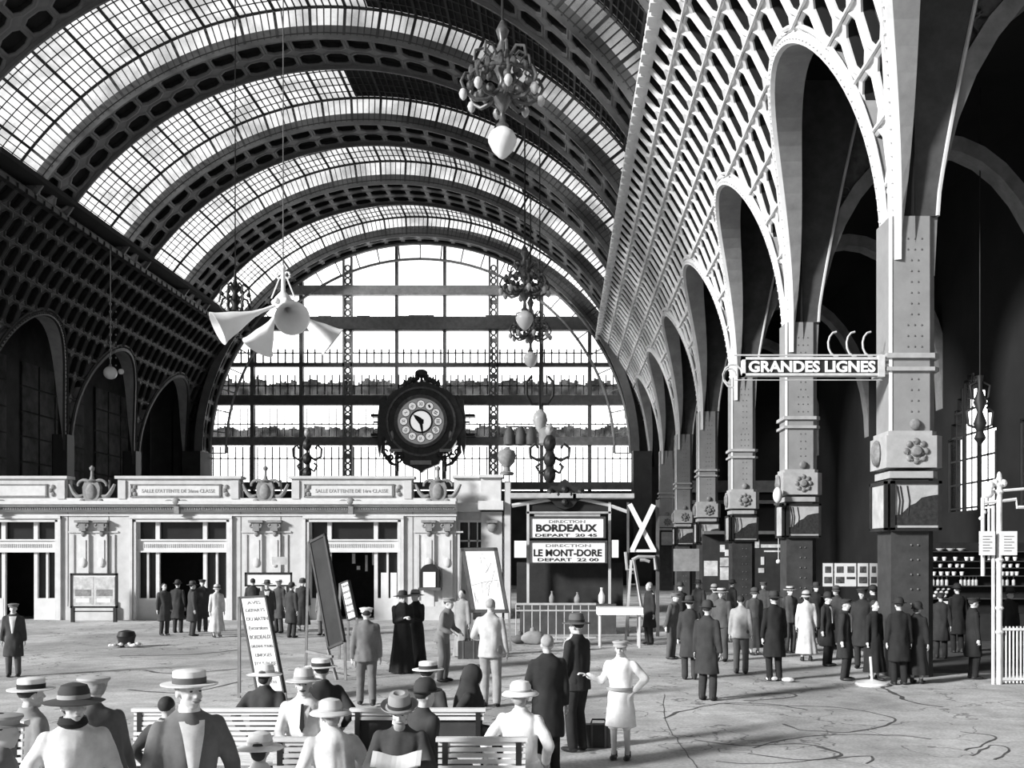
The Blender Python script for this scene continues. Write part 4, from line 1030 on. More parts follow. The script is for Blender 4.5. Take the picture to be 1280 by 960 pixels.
# poster stand before the left pier
Yp = 37.5
t = thing('poster_stand', 'low dark-legged stand with two printed posters left of the first doorway', 'stand', (XX(118, Yp), Yp, 0))
q = lambda m, a, b2, c_, d, e0, e1, Y=Yp: m.box(XX(a, Y), XX(b2, Y), Y+e0, Y+e1, max(0, ZZ(d, Y)), ZZ(c_, Y))
m = q(MB(), 88, 147, 716.5, 719, -.03, .05); q(m, 88, 147, 757.5, 760, -.03, .05); q(m, 88, 90.5, 717, 760, -.03, .05); q(m, 144.5, 147, 717, 760, -.03, .05); q(m, 90, 146, 763.5, 765, 0, .04); m.build('frame', IRON_B, t)
for a in (89, 142): q(MB(), a, a+4, 760, 790, -.05, .05).build('leg', IRON_B, t)
q(MB(), 90, 145, 719, 757.5, .0, .03).build('backing', PAPER, t)
for a in (92, 118.5):
    s_ = q(MB(), a, a+25, 721, 756, -.012, 0).build('poster', mat('poster_grey', .5, .8, 0, .35, 4), t)
    q(MB(), a+2, a+22, 737, 745, -.02, -.012).build('poster_picture', mat('poster_dark_band', .2, .8, 0, .5, 5), s_)
    q(MB(), a+3, a+20, 748, 753, -.02, -.012).build('poster_picture', PAPER, s_)
# framed notice and cases behind the crowd
Yn = 36.8
t = thing('framed_notice', 'wide framed white notice standing behind the dark crowd between the doorways', 'notice', (XX(336, Yn), Yn, 0))
m = q(MB(), 306, 365, 715.5, 718, -.03, .04, Yn); q(m, 306, 365, 731, 733, -.03, .04, Yn); q(m, 306, 308, 716, 733, -.03, .04, Yn); q(m, 363, 365, 716, 733, -.03, .04, Yn); m.build('frame', IRON_B, t)
q(MB(), 308, 363, 718, 731, 0, .03, Yn).build('sheet', WHITE, t)
for a in (310, 358): q(MB(), a, a+2.5, 733, 790, -.03, .03, Yn).build('leg', IRON_B, t)
m = q(MB(), 340, 360, 696, 706, -.02, .03, Yn); m2 = m.build('hanging_sign', mat('pale_sign', .5), None); m2['label'] = 'small pale blank plate above the wide framed notice'; m2['category'] = 'sign'
MBt = q(MB(), 347.5, 351, 706, 716, -.02, .02, Yn).build('plate_post', IRON, m2)
t = thing('notice_case', 'dark arched notice case with a white sheet on the last pavilion pier', 'case', (XX(537, 38), 38.3, ZZ(735, 38)))
Yq = 38.2
arch = [(525,735)]+[(537-12*math.cos(PI*k/10), 716-11*math.sin(PI*k/10)) for k in range(11)]+[(549,735)]
MB().prism([(XX(a, Yq), ZZ(b2, Yq)) for a, b2 in arch], Yq, Yq+.4).build('case', IRON_B, t)
q(MB(), 529, 544.5, 715, 734, -.03, -.0, Yq).build('sheet', WHITE, t); q(MB(), 523, 551, 734.5, 738, -.1, .35, Yq).build('shelf', IRON_D, t)

# ================================================================ BOOKSTALL, SHELVES, DISPLAY (right aisle)
YS = 44.0
t = thing('bookstall', 'dark bookstall hung with pale papers behind the crowd in the right arcade', 'stall', (XX(935, YS), YS, 0))
b_ = lambda m, x0, x1, yt, yb, d0, d1, Y=YS: m.box(XX(x0, Y), XX(x1, Y), Y-d1, Y-d0, max(0, ZZ(yb, Y)), ZZ(yt, Y))
m = b_(MB(), 878, 1012, 668, 790, -.2, 0); m.build('back_panel', mat('stall_dark', .03, .8), t)
b_(MB(), 878, 1012, 740, 790, 0, .8).build('counter', mat('stall_counter', .06, .8), t); b_(MB(), 878, 1012, 664, 668, -.3, .5).build('canopy', IRON_D, t)
for k, (x0, x1, y0, y1) in enumerate(((880,897,701,720),(900,906,681,690),(906,913,687,695),(900,914,697,708),(900,913,709,725),(917,930.5,676,689),(917.5,930,690.5,704.5),(917,930,706.5,719.5),(935,949,674.5,685),(951,981,680.5,684.5),(955,978,688,690),(951,955,696,706),(948,955,710,716))):
    o = b_(MB(), x0, x1, y0, y1, .0, .03).build('hung_paper', mat('hung_paper', .55, .8, 0, .45, 2.5)); o['group'] = 'papers hung on the bookstall'
    tag(o, ['pale paper low on the far left of the bookstall','small paper at the upper left of the bookstall','small dark-centred print beside the upper left papers of the bookstall','square paper midway down the left column of the bookstall','tall crumpled paper at the foot of the left column of the bookstall',
      'top sheet of the bookstall column of three square papers','middle sheet of the bookstall column of three square papers','bottom sheet of the bookstall column of three square papers','round-topped pale paper highest on the bookstall','long grey strip of paper at the top right of the bookstall',
      'thin lower strip of paper at the right of the bookstall','narrow upright slip right of the bookstall sheets','small low slip at the right of the bookstall'][k], 'paper', 'papers hung on the bookstall')
for k, px in enumerate((973, 1003)):
    c = P(px, 702, YS-.3); o = MB().ball(c, (.11, .11, .1), 10, 6).tube([c, (c.x, c.y, ZZ(668, YS))], .015, 5).build('stall_lamp', GLB, None, True)
    tag(o, ['small white lamp hanging under the bookstall canopy, left of two', 'small white lamp hanging under the bookstall canopy, right of two'][k], 'lamp', 'bookstall lamps')
YM = 37.0
o = thing('notice_stand', 'plain grey notice panel on posts left of the bookstall', 'panel', (XX(858, YM), YM, 0))
q(MB(), 842, 874, 686, 714, 0, .05, YM).build('panel', mat('panel_grey', .25), o)
for a in (844, 870): q(MB(), a, a+2, 714, 790, 0, .05, YM).build('leg', IRON_D, o)
YDs = 34.0
t = thing('display_board', 'long white display board of four framed prints left of the nearest column', 'board', (XX(1067, YDs), YDs, 0))
q(MB(), 1028, 1107, 703, 734, .0, .05, YDs).build('backing', IRON_B, t)
for a, b2 in ((1028.5, 1041), (1043, 1070), (1072, 1085), (1087, 1107)):
    pnl = q(MB(), a, b2, 704, 733, -.02, .0, YDs).build('print_panel', PAPER, t); n = 2 if b2-a > 16 else 1; w_ = (b2-a)/n
    for j in range(n):
        q(MB(), a+j*w_+2.5, a+(j+1)*w_-2.5, 708, 716, -.03, -.02, YDs).build('print', mat('print_dark', .08, .8, 0, .8, 8), pnl)
        q(MB(), a+j*w_+1.5, a+(j+1)*w_-1.5, 721, 724 if j else 729, -.03, -.02, YDs).build('print', mat('print_dark', .08), pnl)
for a in (1031, 1102): q(MB(), a, a+2.5, 734, 800, 0, .05, YDs).build('leg', IRON_B, t)
YB = 30.0
t = thing('refreshment_shelves', 'dark refreshment shelving against the right aisle under the bright window', 'shelves', (XX(1205, YB), YB, 0))
q(MB(), 1156, 1300, 678, 790, .32, .36, YB).build('back_panel', IRON_B, t)
for yy in (689, 701, 709.5, 719.5, 732, 748): q(MB(), 1156, 1300, yy, yy+1.2, .0, .34, YB).build('shelf', mat('shelf_wood', .05, .6), t)
q(MB(), 1150, 1300, 766, 800, -.7, -.1, YB).build('counter', mat('counter_dark', .03, .6), t)
CH = mat('crockery_white', .75, .3, 0, .05, 3); BO = mat('bottle_pale', .42, .2, 0, .2, 6)
def cup(px, y, Y, kind):
    c = Vector((XX(px, Y), Y+.16, ZZ(y, Y))); m = MB()
    if kind == 'bowl': m.lathe(c, [(.05,0),(.09,.03),(.14,.08),(.12,.085),(.06,.05)], 10)
    elif kind == 'cup': m.lathe(c, [(.04,0),(.05,.02),(.07,.11),(.06,.115),(.04,.03)], 10)
    else: m.lathe(c, [(.045,0),(.05,.02),(.05,.15),(.02,.2),(.018,.27),(.022,.28)], 10)
    return m
n_lbl = {'bowl': 'white bowl on the top shelf of the refreshment stand', 'cup': '', 'bottle': ''}
rowsp = [(689, 'bowl', [1163, 1178, 1191, 1204], 'white bowl on the top refreshment shelf', 'bowls on the top shelf'),
         (701, 'cup', [1164, 1172, 1183, 1197, 1211, 1218, 1262, 1272], 'small white cup on the second refreshment shelf', 'cups on the second shelf'),
         (709.5, 'cup', [1178, 1190, 1199, 1206, 1258, 1266, 1275], 'small white cup on the third refreshment shelf', 'cups on the third shelf'),
         (719.5, 'cup', [1161, 1170, 1179, 1187, 1195, 1205, 1256, 1262, 1268, 1274], 'white cup in the packed fourth refreshment shelf', 'cups on the fourth shelf'),
         (732, 'bottle', [1160, 1164, 1169, 1175, 1180, 1186, 1204, 1209, 1214, 1219, 1223, 1256, 1262, 1270], 'pale bottle standing on the fifth refreshment shelf', 'bottles on the fifth shelf')]
for y, kd, xs, lb, gp in rowsp:
    for px in xs: tag(cup(px, y, YB, kd).build({'bowl': 'bowl', 'cup': 'cup', 'bottle': 'bottle'}[kd], CH if kd != 'bottle' else BO, None, True), lb, kd, gp)
for k in range(9):
    px = 1168+k*2.2; o = MB().ball(P(px, 745-(k % 3)*4.5, YB+.15), (.06, .08, .05), 8, 5).build('bread_roll', mat('pale_roll', .5), None, True); tag(o, 'pale roll in the small heap on the lowest refreshment shelf', 'bread', 'rolls heaped on the lowest shelf')
o = q(MB(), 1167, 1188, 750, 764, -.72, -.68, YB).build('price_card', PAPER, None); tag(o, 'white card leaning on the front of the refreshment counter', 'card')
# ================================================================ GATE at the right edge
YT = 19.8
t = thing('platform_gate', 'tall white pipe gate with picket panel at the right edge', 'gate', (XX(1249, YT), YT, 0))
def tz(y): return max(0, ZZ(y, YT))
for px, yt, yb, r in ((1249, 597, 860, .055), (1228.5, 622, 720, .04), (1236, 632, 700, .025), (1241.5, 632, 860, .035)):
    m = MB().tube([(XX(px, YT), YT, tz(yb) if px != 1228.5 else tz(720)), (XX(px, YT), YT, tz(yt))], r, 8)
    if px == 1249:
        for y in (606, 615, 700, 760, 790): m.lathe((XX(px, YT), YT, tz(y)), [(.06,-.04),(.09,0),(.06,.04)], 10)
        m.ball((XX(px, YT), YT, tz(597)), (.05,.05,.12), 8, 6)
    m.build('post', mat('gate_white', .65, .5), t)
m = MB().tube([P(1243, 614, YT), P(1330, 607, YT)], .03, 6).tube([P(1228, 629, YT), P(1270, 624, YT), P(1271, 634, YT), P(1330, 634, YT)], .035, 6); m.build('crossbar', mat('gate_white', .65), t)
m = MB()
for x, y, r in ((1238, 607, .09), (1244, 603, .07), (1236, 616, .11), (1230, 640, .05), (1226, 648, .04), (1254, 604, .08)): m.ball(P(x, y, YT), r, 8, 6)
m.build('finial_cluster', mat('gate_white', .65), t, True)
MB().box(XX(1252, YT), XX(1330, YT), YT-.03, YT+.03, tz(788), tz(785)).box(XX(1252, YT), XX(1330, YT), YT-.03, YT+.03, .08, .13).build('rail', mat('gate_white', .65), t)
x = 1253
while x < 1320: MB().tube([(XX(x, YT), YT, .02), (XX(x, YT), YT, tz(783))], .017, 6).build('picket', mat('gate_white', .65), t); x += 4.6
for a, b2, lb in ((1224, 1243.5, 'white notice tied to the thin posts left of the gate pole'), (1250.5, 1271, 'white notice tied right of the tall gate pole')):
    n = thing('gate_notice', lb, 'notice', (XX((a+b2)/2, YT), YT-.1, tz(694)), 'white notices on the gate')
    MB().box(XX(a, YT-.1), XX(b2, YT-.1), YT-.12, YT-.09, ZZ(694, YT-.1), ZZ(664, YT-.1)).build('sheet', PAPER, n)
    m = MB()
    for k in range(6): m.box(XX(a+4, YT-.1), XX(b2-4-(k % 2)*3, YT-.1), YT-.125, YT-.12, ZZ(671+k*3.6, YT-.1), ZZ(670+k*3.6, YT-.1))
    m.build('printed_lines', INKG, n)
# ================================================================ SMALL THINGS ON THE FLOOR
Yf = 27.6; x = XX(158, Yf)
t = thing('flower_basket', 'dark basket ringed with white flowers alone on the floor left of the first doorway', 'basket', (x, Yf, 0))
MB().lathe((x, Yf, 0), [(.16,0),(.2,.1),(.22,.22),(.25,.3),(.2,.42),(.05,.46)], 12).build('basket', IRON_B, t, True)
rr = random.Random(4)
for k in range(16): MB().ball((x+rr.uniform(-.42, .45), Yf-.25+rr.uniform(-.1, .2), .05+rr.uniform(0, .06)), (.06, .06, .045), 7, 5).build('blossom', WHITE, t, True)
def bundle(px, Y, w_, h_, met, lb, nm='travel_bundle'):
    x = XX(px, Y); m = MB().ball((x, Y, h_*.42), (w_, w_*.7, h_*.5), 14, 9)
    for i, v in enumerate(m.v):
        q_ = Vector(v); n1 = noise.noise(q_*3.3)*.10; m.v[i] = (q_.x+n1, q_.y+n1, max(0.0, q_.z*(1+n1)))
    t = thing(nm, lb, 'bundle', (x, Y, 0)); m.build('cloth', met, t, True); MB().ball((x, Y, h_*.92), (.08, .08, .1), 8, 6).build('knot', met, t, True)
bundle(666, 28.4, .3, .42, mat('bundle_grey', .35, .9), 'pale round bundle on the floor before the railing')
bundle(650, 28.6, .22, .28, mat('bundle_dark', .12, .9), 'dark small bundle at the left foot of the railing')
bundle(716, 26.6, .25, .4, WHITE, 'white folded bundle behind the shoulder of the man in the dark suit')
def case(px, Y, w_, h_, d_, met, lb):
    x = XX(px, Y); t = thing('suitcase', lb, 'suitcase', (x, Y, 0)); MB().box(x-w_/2, x+w_/2, Y-d_/2, Y+d_/2, 0, h_).build('body', met, t)
    MB().tube([(x-.1, Y, h_), (x-.08, Y, h_+.06), (x+.08, Y, h_+.06), (x+.1, Y, h_)], .012, 6).build('handle', IRON_B, t); MB().box(x-w_*.3, x-w_*.22, Y-d_/2-.01, Y+d_/2+.01, 0, h_+.008).box(x+w_*.22, x+w_*.3, Y-d_/2-.01, Y+d_/2+.01, 0, h_+.008).build('strap', IRON_D, t)
case(586, 24.6, .5, .42, .24, mat('case_dark', .05, .6), 'dark strapped suitcase at the foot of the map board')
case(748, 13.4, .34, .3, .16, mat('case_small', .04, .6), 'small dark suitcase on the floor at the feet of the dark-suited man')
Yw = 19.6; x = XX(1090, Yw)
t = thing('stand_base', 'white round stand with a short stem on the floor before the nearest column crowd', 'stand', (x, Yw, 0))
MB().lathe((x, Yw, 0), [(.30,0),(.32,.03),(.3,.06),(.1,.10),(.04,.12)], 20).build('base', WHITE, t, True); MB().tube([(x, Yw, .1), (x-.03, Yw, .55)], .025, 8).build('stem', WHITE, t)
for px, Y, lb in ((965, 20.3, 'small crumpled white paper on the floor, left of two under the dark arcade crowd'), (985, 20.1, 'small crumpled white paper on the floor, right of two under the dark arcade crowd')):
    x = XX(px, Y); o = MB().ball((x, Y, .05), (.13, .09, .05), 9, 5).build('crumpled_paper', WHITE); tag(o, lb, 'paper', 'crumpled papers on the floor')
# ================================================================ BENCHES
BW = mat('bench_white', .70, .5, 0, .08, 3)
def bench(px0, px1, Y, lbl, dark=False, yt=888, backs=11, double=True):
    x0, x1 = XX(px0, Y), XX(px1, Y); zt = ZZ(yt, Y)
    t = thing('slatted_bench', lbl, 'bench', ((x0+x1)/2, Y, 0), 'slatted waiting benches')
    n = backs
    for k in range(n):
        z = zt-.03-k*.052
        m = MB().box(x0, x1, Y-.012-.004*k, Y+.012-.004*k+.0, z-.017, z+.017); m.build('back_slat', BW, t)
    if dark: MB().box(x0+.02, x1-.02, Y+.03, Y+.05, .42, zt-.06).build('back_panel', mat('bench_dark_board', .05, .7), t)  # dark plank closing the bench back
    MB().box(x0-.02, x1+.02, Y-.04, Y+.04, zt-.01, zt+.025).build('top_rail', BW, t)
    for s_ in ((-1, 1) if double else (1,)):
        for k in range(6):
            y = Y+s_*(.08+k*.07); MB().box(x0, x1, min(y, y+s_*.05), max(y, y+s_*.05), .425, .45).build('seat_slat', BW, t)
    for x in (x0+.06, x1-.06):
        m = MB().bar((x, Y, 0), (x, Y, zt-.02), .05, .05)
        for s_ in (-1, 1): m.tube([(x, Y, .38), (x, Y+s_*.3, .40), (x, Y+s_*.46, .42)], .022, 6).tube([(x, Y+s_*.44, .42), (x, Y+s_*.38, .2), (x, Y+s_*.46, 0)], .024, 6)
        m.build('end_frame', IRON_B, t)
    return t
YA, YBb = 10.66, 8.97
bench(168, 368, YA, 'white slatted bench behind the man in the flat straw hat')
bench(440, 605, YA, 'white-railed bench with a dark back behind the reading man', True, backs=2)
bench(342, 412, YBb, 'short white slatted bench end left of the reading man', yt=925)
bench(548, 657, YBb, 'white slatted bench in front of the woman in the round white hat', yt=925)
bench(-30, 30, 6.9, 'white slatted bench at the lower left corner behind the people', yt=905)
# ================================================================ PEOPLE
SKIN = mat('skin', .55, .55, 0, .06, 6)
def cloth(v): return mat('cloth_%02d' % int(v*100), v, .9, 0, .22, 5, .25)
HAIRD = mat('dark_hair', .04, .7, 0, .3, 20); HAIRG = mat('grey_hair', .35, .7, 0, .3, 20)
LEA = mat('shoe_leather', .03, .4, 0, .2, 8)
TS = bpy.data.scenes.new('workbench')
def remesh(mb, name, m, parent, vox, sm=2, fold=0.0, fs=9.0):
    """weld overlapping solids into one continuous surface"""
    me = mb.mesh(name); o = bpy.data.objects.new('tmp', me); TS.collection.objects.link(o)
    r = o.modifiers.new('r', 'REMESH'); r.mode = 'VOXEL'; r.voxel_size = vox
    s_ = o.modifiers.new('s', 'SMOOTH'); s_.iterations = sm; s_.factor = .5
    with bpy.context.temp_override(scene=TS, view_layer=TS.view_layers[0]):
        dg = bpy.context.evaluated_depsgraph_get(); me2 = bpy.data.meshes.new_from_object(o.evaluated_get(dg))
    bpy.data.objects.remove(o); bpy.data.meshes.remove(me)
    if fold:
        for v in me2.vertices:
            c = v.co; n_ = noise.noise(Vector((c.x*fs, c.y*fs, c.z*fs*.45))); v.co = c+v.normal*fold*n_
    me2.name = name; me2.materials.clear(); me2.materials.append(m)
    me2.polygons.foreach_set('use_smooth', [True]*len(me2.polygons)); return link(name, me2, parent)
def ik(a, b, l1, l2, hint):
    d = b-a; L = min(d.length, (l1+l2)*.999); dn = d.normalized(); x = (l1*l1-l2*l2+L*L)/(2*L); h = math.sqrt(max(0, l1*l1-x*x))
    hp = Vector(hint)-dn*Vector(hint).dot(dn); hp = hp.normalized() if hp.length > 1e-5 else Vector((0, 1, 0))
    return a+dn*x+hp*h, a+dn*L
def chain(m, pts, rad, n=10):
    for i in range(len(pts)-1):
        m.tube([pts[i], pts[i+1]], [rad[i], rad[i+1]], n)
    for p, r in zip(pts, rad): m.ball(p, r*.99, n, 6)
def hand_(m, W_, d, up, side, curl, s):
    """palm, four unequal bent fingers and a thumb from the palm's side"""
    d = d.normalized(); up = (up-d*up.dot(d)).normalized(); r = d.cross(up).normalized()*side
    pc = W_+d*.045*s; M = Matrix((r, d, up)).transposed(); m.ball(pc, (.040*s, .052*s, .017*s), 10, 7, M)
    for k, (off, L) in enumerate(((.029, .070), (.0095, .079), (-.0105, .074), (-.030, .058))):
        p = pc+d*.040*s+r*off*s; a = 0; pts = [p]; q = p
        for j, f in enumerate((.45, .32, .25)):
            a += curl*(.5+.25*j); dd = (d*math.cos(a)-up*math.sin(a)+r*(.06*(1.5-k) if j == 0 else 0)).normalized(); q = q+dd*L*f*s; pts.append(q)
        chain(m, pts, [.0088*s, .0082*s, .0075*s, .0065*s], 7)
    b = pc+r*.034*s-d*.015*s; chain(m, [b, b+(r*.55+d*.8-up*.25).normalized()*.034*s, b+(r*.35+d*.9-up*.45).normalized()*.060*s], [.0115*s, .0098*s, .008*s], 7)
def hat_(kind, M, c, s, met, band, parent):
    """hat around the head centre c; M turns local axes (x right, y back, z up)"""
    r = .098*s; base = c+M @ Vector((0, .005, .052*s)); w1 = lambda amp, ph=0: (lambda a, i: 1+amp*math.cos(2*a+ph))
    def L(prof, n=24, wob=None, b=None, mm=None):
        return MB().lathe(b or base, prof, n, M, wob)
    oval = lambda a, i: 1+.09*abs(math.sin(a))
    if kind == 'boater':
        o = L([(r*.99,-.01),(r*1.72*1,-.006),(r*1.74,.004),(r*1.02,.006),(r*.99,.082*s),(r*.9,.088*s),(.01,.089*s)], wob=oval)
        h = o.build('hat', met, parent, True); L([(r*1.03,.006),(r*1.035,.045*s)], wob=oval).build('hat_band', band, h, True)
    elif kind in ('fedora', 'homburg'):
        br = 1.78 if kind == 'fedora' else 1.6
        wb = lambda a, i: (1+.08*abs(math.sin(a)))
        o = L([(r*.98,-.01),(r*1.3,-.016),(r*br,.012*s if kind == 'homburg' else -.012),(r*br*1.0,.022*s if kind == 'homburg' else -.002),(r*1.3,-.004),(r*1.0,.01),(r*.96,.07*s),(r*.82,.115*s),(r*.5,.125*s),(r*.2,.105*s),(.004,.098*s)], wob=wb)
        h = o.build('hat', met, parent, True); L([(r*1.04,.006),(r*1.03,.038*s)], wob=wb).build('hat_band', band, h, True)
    elif kind == 'bowler':
        h = L([(r*.98,-.01),(r*1.5,.0),(r*1.55,.012),(r*1.02,.0),(r*1.0,.05*s),(r*.86,.095*s),(r*.5,.125*s),(.004,.132*s)], wob=oval).build('hat', met, parent, True)
    elif kind == 'wide':
        h = L([(r*1.0,-.012),(r*1.9,-.03),(r*2.05,-.022),(r*1.9,-.018),(r*1.05,.002),(r*1.02,.05*s),(r*.85,.09*s),(r*.4,.105*s),(.004,.108*s)], wob=lambda a, i: 1+.06*math.sin(3*a+i*.3)*(1 if i in (1,2,3) else .2)).build('hat', met, parent, True)
        L([(r*1.08,.0),(r*1.07,.03*s)]).build('hat_band', band, h, True)
    elif kind == 'round':
        h = L([(r*1.0,-.012),(r*1.6,-.012),(r*1.78,-.03),(r*1.8,-.02),(r*1.6,-.002),(r*1.05,.004),(r*1.0,.06*s),(r*.8,.095*s),(r*.3,.11*s),(.004,.112*s)], wob=oval).build('hat', met, parent, True)
        L([(r*1.07,.0),(r*1.06,.022*s)], wob=oval).build('hat_band', band, h, True)
    elif kind == 'cloche':
        h = L([(r*1.25,-.05),(r*1.3,-.04),(r*1.1,-.01),(r*1.12,.04*s),(r*.95,.09*s),(r*.5,.118*s),(.004,.122*s)]).build('hat', met, parent, True)
        L([(r*1.13,-.005),(r*1.15,.03*s)]).build('hat_band', band, h, True)
    elif kind == 'cap':
        o = L([(r*.98,-.012),(r*1.0,.02*s),(r*1.22,.045*s),(r*1.2,.06*s),(r*.6,.075*s),(.004,.072*s)], wob=oval); b0 = len(o.v)
        o.grid(lambda u, v: base+M @ Vector((r*1.0*math.cos(PI*u+PI)*(1+.1*v), r*(1.0+.42*v*math.sin(PI*u))*math.sin(PI*u+PI)-.02*v*math.sin(PI*u), .004-.02*v*math.sin(PI*u))), 12, 3)
        o.build('hat', met, parent, True)
    elif kind == 'veil':
        o = MB(); o.ball(c+M @ Vector((0, .012, .02)), (.108*s, .122*s, .135*s), 16, 10, M); b = c+M @ Vector((0, .05, 0))
        o.lathe(b, [(.20*s,-.42*s),(.17*s,-.25*s),(.12*s,-.10*s),(.10*s,0),(.05,.08*s)], 18, M); remesh(o, 'veil', met, parent, .015, 3, .008)
def person(lbl, px, py, Y, H=1.72, face=0.0, hat=None, hatv=.7, bandv=.04, top=.1, low=.08, skirt=False, coat=False, seat=False, hands=None, lean=0.0, turn=0.0, nod=0.0,
           hair=None, fine=False, shirt=None, tie=False, stride=.0, child=False, group=None, held=None, robe=False, beard=False, z0=0.0, sleeve=None, belt=None, elbow=None, heady=None):
    """px,py: where the head top shows; face: heading, 0 = towards the camera, + turns to picture right"""
    s = H/1.75; Mz = Matrix.Rotation(face, 3, 'Z'); x = XX(px, Y)
    org = Vector((x, Y, z0)); t = thing('person', lbl, 'person', tuple(org), group)
    def Wp(v): return org+Mz @ (Vector(v)*s)
    def Wd_(v): return Mz @ Vector(v)
    hipz = .56 if seat else .93
    hip = Vector((0, .0, hipz))
    Ml = Matrix.Rotation(lean, 3, 'X')                # + leans forward (towards -y)
    def T(v): return hip+Ml @ Vector(v)
    sh = [T((q*.172, .0, .462)) for q in (-1, 1)]; neck0 = T((0, .01, .52)); 
    hc = T((0, -.015, .52))+Vector((0, -.01-.05*math.sin(max(0, nod)), .155))
    hips = [hip+Vector((q*.09, 0, 0)) for q in (-1, 1)]
    knees, ank = [], []
    for i, q in enumerate((-1, 1)):
        if seat: kn = hip+Vector((q*.11, -.42, -.04)); an = Vector((q*.11, -.42-.05*q, .08))
        else:
            f = stride*q; an = Vector((q*(.09+.01), -f*.28, .08+max(0, -f)*.05)); kn, an = ik(hips[i], an, .428, .428, (0, -1, 0))
        knees.append(kn); ank.append(an)
    hd = hands or ((-.25, -.02, .80 if not seat else .62), (.25, -.02, .80 if not seat else .62)); el, wr_ = [], []
    for i, q in enumerate((-1, 1)):
        e, w_ = ik(sh[i], Vector(hd[i]), .29, .25, elbow[i] if elbow else (q*.5, .8, -.2)); el.append(e); wr_.append(w_)
    vox = (.009 if fine else .016)*1.0
    # body ------------------------------------------------------------
    b = MB(); 
    torso = [(T((0,0,-.06)), .15, .11), (T((0,0,.04)), .155, .11), (T((0,0,.2)), .13, .095), (T((0,-.005,.36)), .16, .11), (T((0,0,.45)), .16, .095), (T((0,.005,.50)), .09, .07)]
    def loft(m, rings, n=16, ml=Ml):
        b0 = len(m.v)
        for c, rx_, ry_ in rings:
            for k in range(n):
                a = 2*PI*k/n; m.v.append(tuple(Wp(c+ml @ Vector((rx_*math.cos(a), ry_*math.sin(a), 0)))))
        for i in range(len(rings)-1):
            for k in range(n): k2 = (k+1) % n; m.f.append((b0+i*n+k, b0+i*n+k2, b0+(i+1)*n+k2, b0+(i+1)*n+k))
        m.f.append(tuple(b0+k for k in range(n))[::-1]); e = b0+(len(rings)-1)*n; m.f.append(tuple(e+k for k in range(n)))
    loft(b, torso); Mh = Matrix.Rotation(turn, 3, 'Z') @ Matrix.Rotation(nod, 3, 'X'); MH = Mz @ Mh
    def Hp(v): return Wp(hc)+MH @ (Vector(v)*s)
    chain(b, [Wp(neck0-Vector((0,0,.03))), Hp((0, .02, -.07))], [.056*s, .052*s])
    b.ball(Hp((0, .012, .03)), (.076*s, .094*s, .092*s), 16, 12, MH); b.ball(Hp((0, -.022, -.035)), (.058*s, .066*s, .075*s), 14, 10, MH); b.ball(Hp((0, -.052, -.085)), (.03*s, .026*s, .024*s), 10, 7, MH)
    b.tube([Hp((0, -.085, .015)), Hp((0, -.104, -.022))], [.008*s, .014*s], 7); b.ball(Hp((0, -.1, -.024)), (.016*s, .015*s, .011*s), 8, 6, MH)
    for q in (-1, 1):
        b.ball(Hp((q*.030, -.076, .03)), (.022*s, .012*s, .008*s), 8, 5, MH); b.ball(Hp((q*.077, .015, -.01)), (.009*s, .022*s, .03*s), 8, 6, MH); b.ball(Hp((q*.035, -.062, -.025)), (.022*s, .018*s, .02*s), 8, 5, MH)
    b.ball(Hp((0, -.083, -.058)), (.022*s, .012*s, .011*s), 8, 5, MH)
    for i, q in enumerate((-1, 1)):
        chain(b, [Wp(sh[i]), Wp(el[i]), Wp(wr_[i])], [.048*s, .038*s, .026*s]); fd = Wp(wr_[i])-Wp(el[i])
        hand_(b, Wp(wr_[i]), fd, Wd_((q*.2, -.3, 1)) if abs(fd.normalized().z) < .8 else Wd_((q, 0, .1)), q if abs(fd.normalized().z) < .8 else -q, .55, s)
        chain(b, [Wp(hips[i]), Wp(knees[i]), Wp(ank[i])], [.085*s, .055*s, .038*s]); b.ball(Wp(ank[i]+Vector((0, -.07, -.045))), (.04*s, .12*s, .035*s), 10, 6, Mz)
    body = remesh(b, 'body', SKIN, t, vox*(.85 if fine else 1), 1)
    # clothing --------------------------------------------------------
    TM = cloth(top); LM = cloth(low)
    j = MB(); hem = -.14 if not coat else -.45
    if seat: hem = max(hem, -.10)
    rings = [(T((0,.008,.585)), .062, .066), (T((0,.005,.545)), .085, .078), (T((0,.002,.515)), .135, .095), (T((0,0,.475)), .190, .112), (T((0,-.003,.40)), .20, .132), (T((0,-.005,.28)), .182, .13), (T((0,0,.14)), .165, .122), (T((0,0,.02)), .185, .138), (T((0,0,hem)), .205 if not coat else .23, .155 if not coat else .18)]
    loft(j, rings[::-1], 20)
    for i in range(2): chain(j, [Wp(sh[i]-Vector((0,0,.01))), Wp(el[i]), Wp(wr_[i]*.93+el[i]*.07)], [.066*s, .056*s, .044*s])
    jk = remesh(j, 'coat' if coat else 'jacket' if not skirt else 'blouse', TM, t, .018 if not fine else .013, 3, .018*s, 9/s)
    if belt is not None:
        MB().lathe(Wp(T((0, 0, .10))), [(.205*s,-.022*s),(.21*s,0),(.205*s,.022*s)], 24, Mz @ Matrix.Diagonal((1, .80, 1))).build('belt', cloth(belt), t, True)
    if shirt is not None:
        fr_ = MB(); fr_.grid(lambda u, v: Wp(T(((u-.5)*(.03+.13*v), -.135-.012*math.sin(PI*u)-.004+.05*max(0, v-.78)*4.2, .10+.40*v))), 6, 10)
        b0 = len(fr_.v); fr_.grid(lambda u, v: Wp(T(((u-.5)*(.03+.13*v), -.12+.05*max(0, v-.78)*4.2, .10+.40*v))), 6, 10)
        so_ = fr_.build('shirt_front', cloth(shirt), t, True)
        MB().lathe(Wp(T((0, -.012, .55))), [(.069*s, 0), (.064*s, .045*s), (.058*s, .045*s), (.06*s, 0)], 18, Mz).build('collar', cloth(shirt), t, True)
